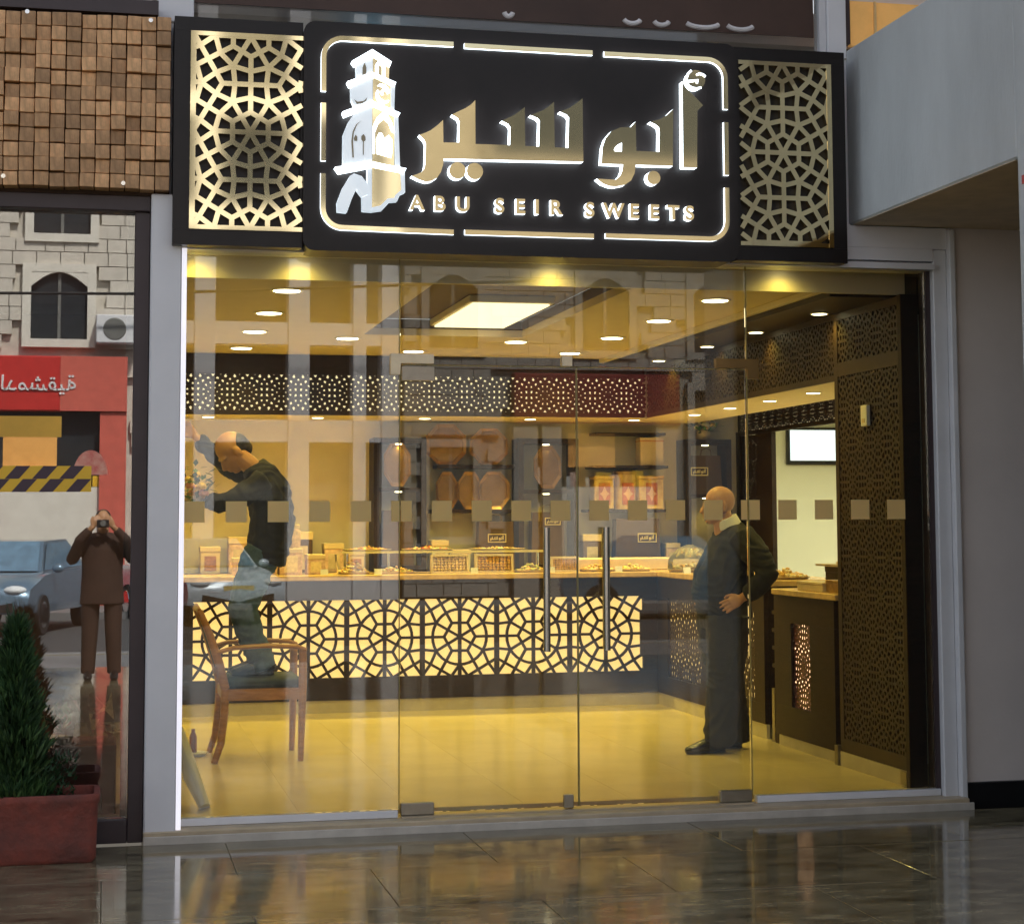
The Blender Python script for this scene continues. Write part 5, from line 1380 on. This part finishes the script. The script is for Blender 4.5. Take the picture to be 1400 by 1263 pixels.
# ================================================================ the street opposite, seen reflected in the glass
FB = -27.4
def house(x0, x1, label, wins, z1=11.0, course=.27, m=None, mm=None):
    m = m or M_stone; mm = mm or M_mortar
    h = thing('stone_house', ((x0 + x1) / 2, FB - 2, -.06), label, 'building', 'stone houses across the street')
    bx('wall', (x0, x1, FB - 6, FB - .12, -.06, z1), mm, h)
    mb = MB(); z = 0.0
    while z < z1 - course:
        x = x0 + (.0 if int(z / course) % 2 else -.3)
        while x < x1:
            l = random.choice((.36, .45, .55))
            a, b = max(x + .008, x0), min(x + l - .008, x1)
            if b - a > .05 and not any(a < wx1 and b > wx0 and z + course > wz0 and z < wz1 for wx0, wx1, wz0, wz1, k in wins):
                mb.box(a, b, FB - .12, FB - random.uniform(0, .015), z + .008, z + course - .008)
            x += l
        z += course
    put('stone_courses', mb.mesh('stone_courses', m), h, kind='stuff')
    for wx0, wx1, wz0, wz1, k in wins:
        if k == 'shop': continue
        f = MB(); t = .16
        f.box(wx0 - t, wx0, FB - .12, FB + .05, wz0 - t, wz1 + t); f.box(wx1, wx1 + t, FB - .12, FB + .05, wz0 - t, wz1 + t)
        f.box(wx0, wx1, FB - .12, FB + .05, wz0 - t, wz0); f.box(wx0, wx1, FB - .12, FB + .05, wz1, wz1 + t)
        if k == 'arch':
            n = 9
            top = [(wx0 + (wx1 - wx0) * i / n, wz1 - .28 + .28 * math.sin(math.pi * i / n)) for i in range(n + 1)]
            f.prism([(wx0, wz1)] + top + [(wx1, wz1)], FB - .1199, FB + .04)
        o = put('window_surround', f.mesh('window_surround', M_stone2 if m is M_stone else M_stonegrey), h)
        bx('window_pane', (wx0, wx1, FB - .10, FB - .09, wz0, wz1), M_windark, o)
        bx('window_bar', ((wx0 + wx1) / 2 - .03, (wx0 + wx1) / 2 + .03, FB - .089, FB - .06, wz0, wz1), M_shutter, o)
    return h
wA = [(-1.78, -.72, 5.05, 6.35, 'arch'), (-1.75, -.68, 7.10, 8.5, 'sq'), (-4.4, -3.3, 5.05, 6.35, 'arch'), (-4.4, -3.3, 7.1, 8.5, 'sq'), (-7.4, -6.3, 5.05, 6.35, 'arch'), (-5.2, .05, -.1, 4.72, 'shop'), (-9.8, -8.8, 5.05, 6.35, 'arch')]
house(-12, .35, 'limestone house with arched window and red shop across the street', wA)
wC = [(9.2, 10.2, 5.0, 6.5, 'arch'), (11.6, 12.6, 5.0, 6.5, 'arch'), (14, 15, 5.0, 6.5, 'sq'), (7.7, 11.2, -.1, 4.5, 'shop'), (6.0, 6.9, 1.2, 3.0, 'sq'), (6.0, 7.0, 5.0, 6.5, 'arch'), (7.2, 17, 8.9, 10.9, 'sq')]  # wide top window added to darken what the gold lettering mirrors
house(5.5, 20, 'grey stone house with red shop at the far right across the street', wC + [(11.6, 17.5, .5, 4.2, 'sq')], m=M_stonegrey, mm=M_mortargrey)  # wide street-level glazing added to dim the reflection over the standing man
def redshop(x0, x1, ztop, label, text=None, piers=True):
    M_p = M_red if piers else M_stonegrey
    s = thing('red_shopfront', ((x0 + x1) / 2, FB, -.06), label, 'shopfront', 'red shopfronts across the street')
    bx('fascia', (x0, x1, FB - .1, FB + .25, ztop - 1.05, ztop), M_red if piers else M_reddim, s, b=.02)
    bx('end_fascia', (x1 - 1.25, x1 + .002, FB - .1, FB + .26, ztop - 1.05, ztop + .002), M_redpink if piers else M_reddim, s)
    bx('pier', (x1 - .5, x1, FB - .1, FB + .2, -.05, ztop - 1.055), M_redpink if piers else M_stonegrey, s)
    bx('pier', (x0, x0 + .5, FB - .1, FB + .2, -.05, ztop - 1.055), M_p, s)
    bx('pier', (x1 - 2.9, x1 - 2.5, FB - .1, FB + .2, -.05, ztop - 1.055), M_p, s)
    bx('shop_window', (x0 + .5, x1 - 2.9, FB - .12, FB - .08, .6, ztop - 1.055), M_windark, s)
    bx('shop_window', (x1 - 2.5, x1 - .5, FB - .12, FB - .08, 2.2, ztop - 1.055), M_windark, s)
    bx('stall_riser', (x0 + .5, x1 - .5, FB - .1, FB + .12, -.05, .6), M_p, s)
    bx('low_panel', (x1 - 2.499, x1 - .501, FB - .1, FB + .10, .601, 2.2), M_stone2, s)
    bx('lit_interior', (x1 - 2.3, x1 - 1.3, FB - .079, FB - .07, 2.6, 3.3), mat('lit_shop', (.8, .4, .1), .6, emit=(1, .45, .1), estr=.15), s)
    mb = MB()
    for k in range(60):
        x = random.uniform(x0 + .55, x1 - 3.0) if k < 40 else random.uniform(x1 - 2.45, x1 - .6); z = random.choice((.62, 1.0, 1.5, 2.25)) if k < 40 else 2.21
        mb.box(x, x + random.uniform(.08, .25), FB - .079, FB + .08 + k * .0004, z, z + random.uniform(.15, .4), mi=k % 4)
    put('window_goods', mb.mesh('window_goods', [M_pinkbox, M_tapey, M_boardwhite, M_bag]), s, kind='stuff')
    if text:
        me = text_mesh('shop_lettering', text, .40, M_ink, .01, .004)
        w_ = max(v.co.x for v in me.vertices)
        xform(me, Matrix.Translation((x1 - .95, FB + .27, ztop - .66)) @ Matrix.Rotation(math.pi, 4, 'Z') @ UPRIGHT)
        put('shop_lettering', me, s)
word1 = '\uFE94\uFEF4\uFED8\uFEB8\uFEE3\uFEAA\uFEDF\uFE8D'
word2 = '\uFE95\uFEFB\uFEEE\uFEDB\uFE84\uFEE4\uFEDF\uFE8D'
redshop(-5.2, .05, 4.70, 'red shopfront with white Arabic lettering across the street', word1 + ' ' + word2)
redshop(7.7, 11.2, 4.5, 'red shopfront under the grey stone house across the street', piers=False)
# white framed building between the two houses
wf = thing('white_framed_building', (4.3, FB - 3, -.06), 'white grid fronted building with dark glazing across the street', 'building')
bx('body', (.45, 5.45, FB - 6, FB - .9, -.06, 13), M_shutter, wf)
for z in (-.05, 3.1, 5.05, 7.3, 9.6): bx('floor_band', (.45, 5.45, FB - .9, FB - .3, z, z + .45), M_white, wf)
for x, w_ in ((.45, .2), (1.35, .4), (3.2, .42), (4.50, .26), (5.08, .37)):
    bx('upright', (x, x + w_, FB - .9, FB - .25, -.05, 13), M_white, wf)
for x, w_ in ((.7, .6), (1.8, 1.35), (3.65, .8)):
    for z in (.45, 3.6, 5.55, 7.8): bx('glazing', (x, x + w_, FB - .85, FB - .80, z, z + 1.5), M_windark, wf)
# fire stair and cable
cb_ = MB().tube([(-12, FB + .9, 6.2), (-6, FB + .9, 5.75), (0, FB + .9, 5.85), (8, FB + .9, 6.3)], .03, 6)
put('street_cable', cb_.mesh('street_cable', M_tyre), None, label='dark cable strung along the houses across the street', cat='cable')
ac = thing('air_conditioner', (-.35, FB + .3, 4.95), 'white air conditioner on the limestone house across the street', 'air conditioner')
bx('case', (-.55, .25, FB + .06, FB + .45, 4.95, 5.5), M_white, ac, b=.02)
put('grille', MB().lathe((-.2, FB + .451, 5.22), [(.22, 0), (.2, .01)], 18, 'y').mesh('grille', M_shutter), ac)
hill = MB(); n = 40
for i in range(n + 1):
    x = -160 + 320 * i / n
    hz_ = 9 + 5 * math.sin(i * .5) + 3 * math.sin(i * 1.3)
    hill.v += [(x, -120, -1), (x, -150, hz_), (x, -200, hz_ * .6)]
for i in range(n):
    for j in range(2): hill.face((3 * i + j, 3 * i + j + 1, 3 * i + j + 4, 3 * i + j + 3))
put('hills', hill.mesh('hills', M_stone2), None, kind='structure')

def car(x, y, rz, paint, label):
    c = thing('parked_car', (x, y, -.19), label, 'car', 'cars parked across the street')
    c.rotation_euler.z = rz
    def part(name, mb, m, par=None, sm=None):
        o = bpy.data.objects.new(name, mb.mesh(name, m, sm)); col.objects.link(o); o.parent = par or c; return o
    prof = [(2.05, .35), (2.10, .55), (2.02, .74), (1.2, .93), (.95, .95), (-1.45, .98), (-2.0, .95), (-2.08, .6), (-2.0, .32)]
    mb = MB(); k = len(prof); W_ = .84
    rows = [(-W_ + .0, .94), (-W_, 1.0), (W_, 1.0), (W_ - .0, .94)]
    ys = [(-.86, .0), (-.80, 1), (.80, 1), (.86, .0)]
    for yy in (-.84, -.72, 0, .72, .84):
        e = 1 if abs(yy) < .8 else .0
        for (px_, pz_) in prof: mb.v.append((px_ * (.97 + .03 * e) + (.04 if (e and abs(yy) < .1 and px_ > 1.9) else 0), yy, pz_ - (0 if e else .03) * (pz_ > .6)))
    for j in range(4):
        for i in range(k):
            i2 = (i + 1) % k
            mb.face((j * k + i, (j + 1) * k + i, (j + 1) * k + i2, j * k + i2))
    mb.face(range(k)); mb.face([4 * k + i for i in range(k)][::-1])
    part('body', mb, paint, sm=50)
    mb = MB(); up_ = [(1.02, .93, .74), (.35, 1.42, .58), (-.95, 1.44, .58), (-1.75, .97, .72)]
    for sg_ in (-1, 1):
        for a, z, w_ in up_: mb.v.append((a, sg_ * w_, z))
    for i in range(3): mb.face((i, i + 1, 5 + i, 4 + i))
    mb.face((0, 1, 2, 3)); mb.face((7, 6, 5, 4))
    cab = part('cabin', mb, paint)
    mb = MB(); mb.v += [(1.00, -.68, .955), (1.00, .68, .955), (.40, .54, 1.405), (.40, -.54, 1.405)]; mb.v = [(a + .012, b, z + .012) for a, b, z in mb.v]; mb.face((0, 1, 2, 3)); part('windscreen', mb, M_carglass, cab)
    for sg_ in (-1, 1):
        mb = MB(); mb.v += [(.86, sg_ * .728, .975), (.30, sg_ * .605, 1.38), (-.90, sg_ * .605, 1.40), (-1.50, sg_ * .715, 1.0)]; mb.v = [(a, b + sg_ * .012, z) for a, b, z in mb.v]; mb.face((0, 1, 2, 3)); part('side_window', mb, M_carglass, cab)
        mb = MB(); mb.ball((.78, sg_ * .93, 1.0), (.06, .10, .07), 10, 7); part('wing_mirror', mb, paint, cab, 60)
        mb = MB(); mb.ball((1.98, sg_ * .62, .70), (.14, .18, .075), 12, 8); part('headlight', mb, M_lampglass, None, 60)
        for wx in (1.28, -1.32):
            mb = MB(); mb.lathe((wx, sg_ * .76, .31), [(.20, -.10), (.30, -.11), (.31, -.06), (.31, .06), (.30, .11), (.20, .10)], 22, 'y')
            wl = part('wheel', mb, M_tyre, None, 40)
            mb = MB(); mb.lathe((wx, sg_ * .865, .31), [(.20, 0), (.19, .012), (.05, .02)][::sg_ if sg_ > 0 else 1], 18, 'y'); part('rim', mb, M_chrome, wl, 40)
    mb = MB(); mb.box(2.055, 2.10, -.62, .62, .38, .52); part('grille', mb, M_tyre)
    mb = MB(); mb.box(2.1005, 2.115, -.26, .26, .55, .66); part('number_plate', mb, M_plate)
    return c
car(1.25, -23.6, R(74), M_carsilver, 'silver blue car parked facing the shop across the street')
car(-1.75, -21.5, R(104), M_carblue, 'steel blue car parked facing the left window across the street')
car(-4.6, -22.0, R(98), M_cargold, 'olive gold car parked beyond the blue car across the street')
car(9.5, -22.0, R(15), M_carblue, 'dark blue car passing on the far right of the street')

# ================================================================ the photographer, seen only as a reflection
P3 = Fig((-.364, -10.06, PZ), math.pi / 2)
b3 = MB()
q3, rot3 = head(b3, P3, (.02, 0, 1.60), pitch=.03)
b3.tube([P3(-.02, 0, 1.40), P3(0, 0, 1.53)], [.066, .06], 12)
b3.tube([P3(-.02, 0, 1.42), P3(-.02, 0, .9)], [(.12, .09), (.12, .10)], 12, side=P3.lf)
C1 = [P3(-.01, .19, 1.40), P3(.06, .30, 1.22), P3(.16, .22, 1.42), P3(.20, .10, 1.55)]
C2 = [P3(-.01, -.19, 1.40), P3(.06, -.30, 1.22), P3(.16, -.22, 1.42), P3(.20, -.10, 1.55)]
for c_ in (C1, C2): b3.tube(c_, [.045, .04, .034, .027], 10)
hand(b3, P3, C1[-1], P3(.205, .065, 1.61), -P3.fw, 1.0); hand(b3, P3, C2[-1], P3(.205, -.065, 1.61), -P3.fw, 1.0)
for s_ in (.11, -.11): b3.tube([P3(-.02, s_, .95), P3(0, s_ * 1.1, .5), P3(-.02, s_ * 1.2, .06)], [.08, .055, .04], 10)
man3 = put('person', remesh(b3, 'person', M_skin, .008, 3), None, label='photographer in a brown coat holding a camera, reflected in the left window', cat='person')
j3 = MB()
j3.tube([P3(-.02, 0, 1.49), P3(-.02, 0, 1.44), P3(-.02, 0, 1.32), P3(-.02, 0, 1.1), P3(-.02, 0, .9), P3(-.02, 0, .76)], [(.09, .08), (.18, .105), (.215, .135), (.205, .145), (.215, .15), (.225, .15)], 20, side=P3.lf)
for c_ in (C1, C2): j3.tube(c_[:3] + [c_[2] * .25 + c_[3] * .75], [.08, .068, .056, .044], 12)
put('coat', remesh(j3, 'coat', M_browncoat, .012, 3), man3)
t3 = MB()
for s_ in (.11, -.11): t3.tube([P3(-.02, s_, .92), P3(-.01, s_ * 1.05, .5), P3(-.02, s_ * 1.2, .06)], [(.10, .11), (.085, .09), (.07, .08)], 14, side=P3.lf)
put('trousers', remesh(t3, 'trousers', M_browncoat, .012, 3), man3)
for s_ in (.13, -.13):
    sh_ = MB(); shoe(sh_, P3, .0, s_, .002); put('shoe', remesh(sh_, 'shoe', M_shoe, .008, 2), man3)
hr = MB(); hr.ball(q3(-.03, 0, .035), (.098, .083, .092), 16, 10, rot=rot3)
put('hair', remesh(hr, 'hair', M_hair, .008, 2), man3)
cm = thing('photo_camera', (-.364, -9.85, 1.46), 'small black camera held by the photographer', 'camera')
bx('camera_body', (-.424, -.304, -9.87, -9.83, 1.46, 1.54), M_tyre, cm, b=.005)
put('lens', MB().lathe((-.364, -9.83, 1.50), [(.03, 0), (.03, .03), (.026, .032)], 18, 'y').mesh('lens', M_shutter), cm)
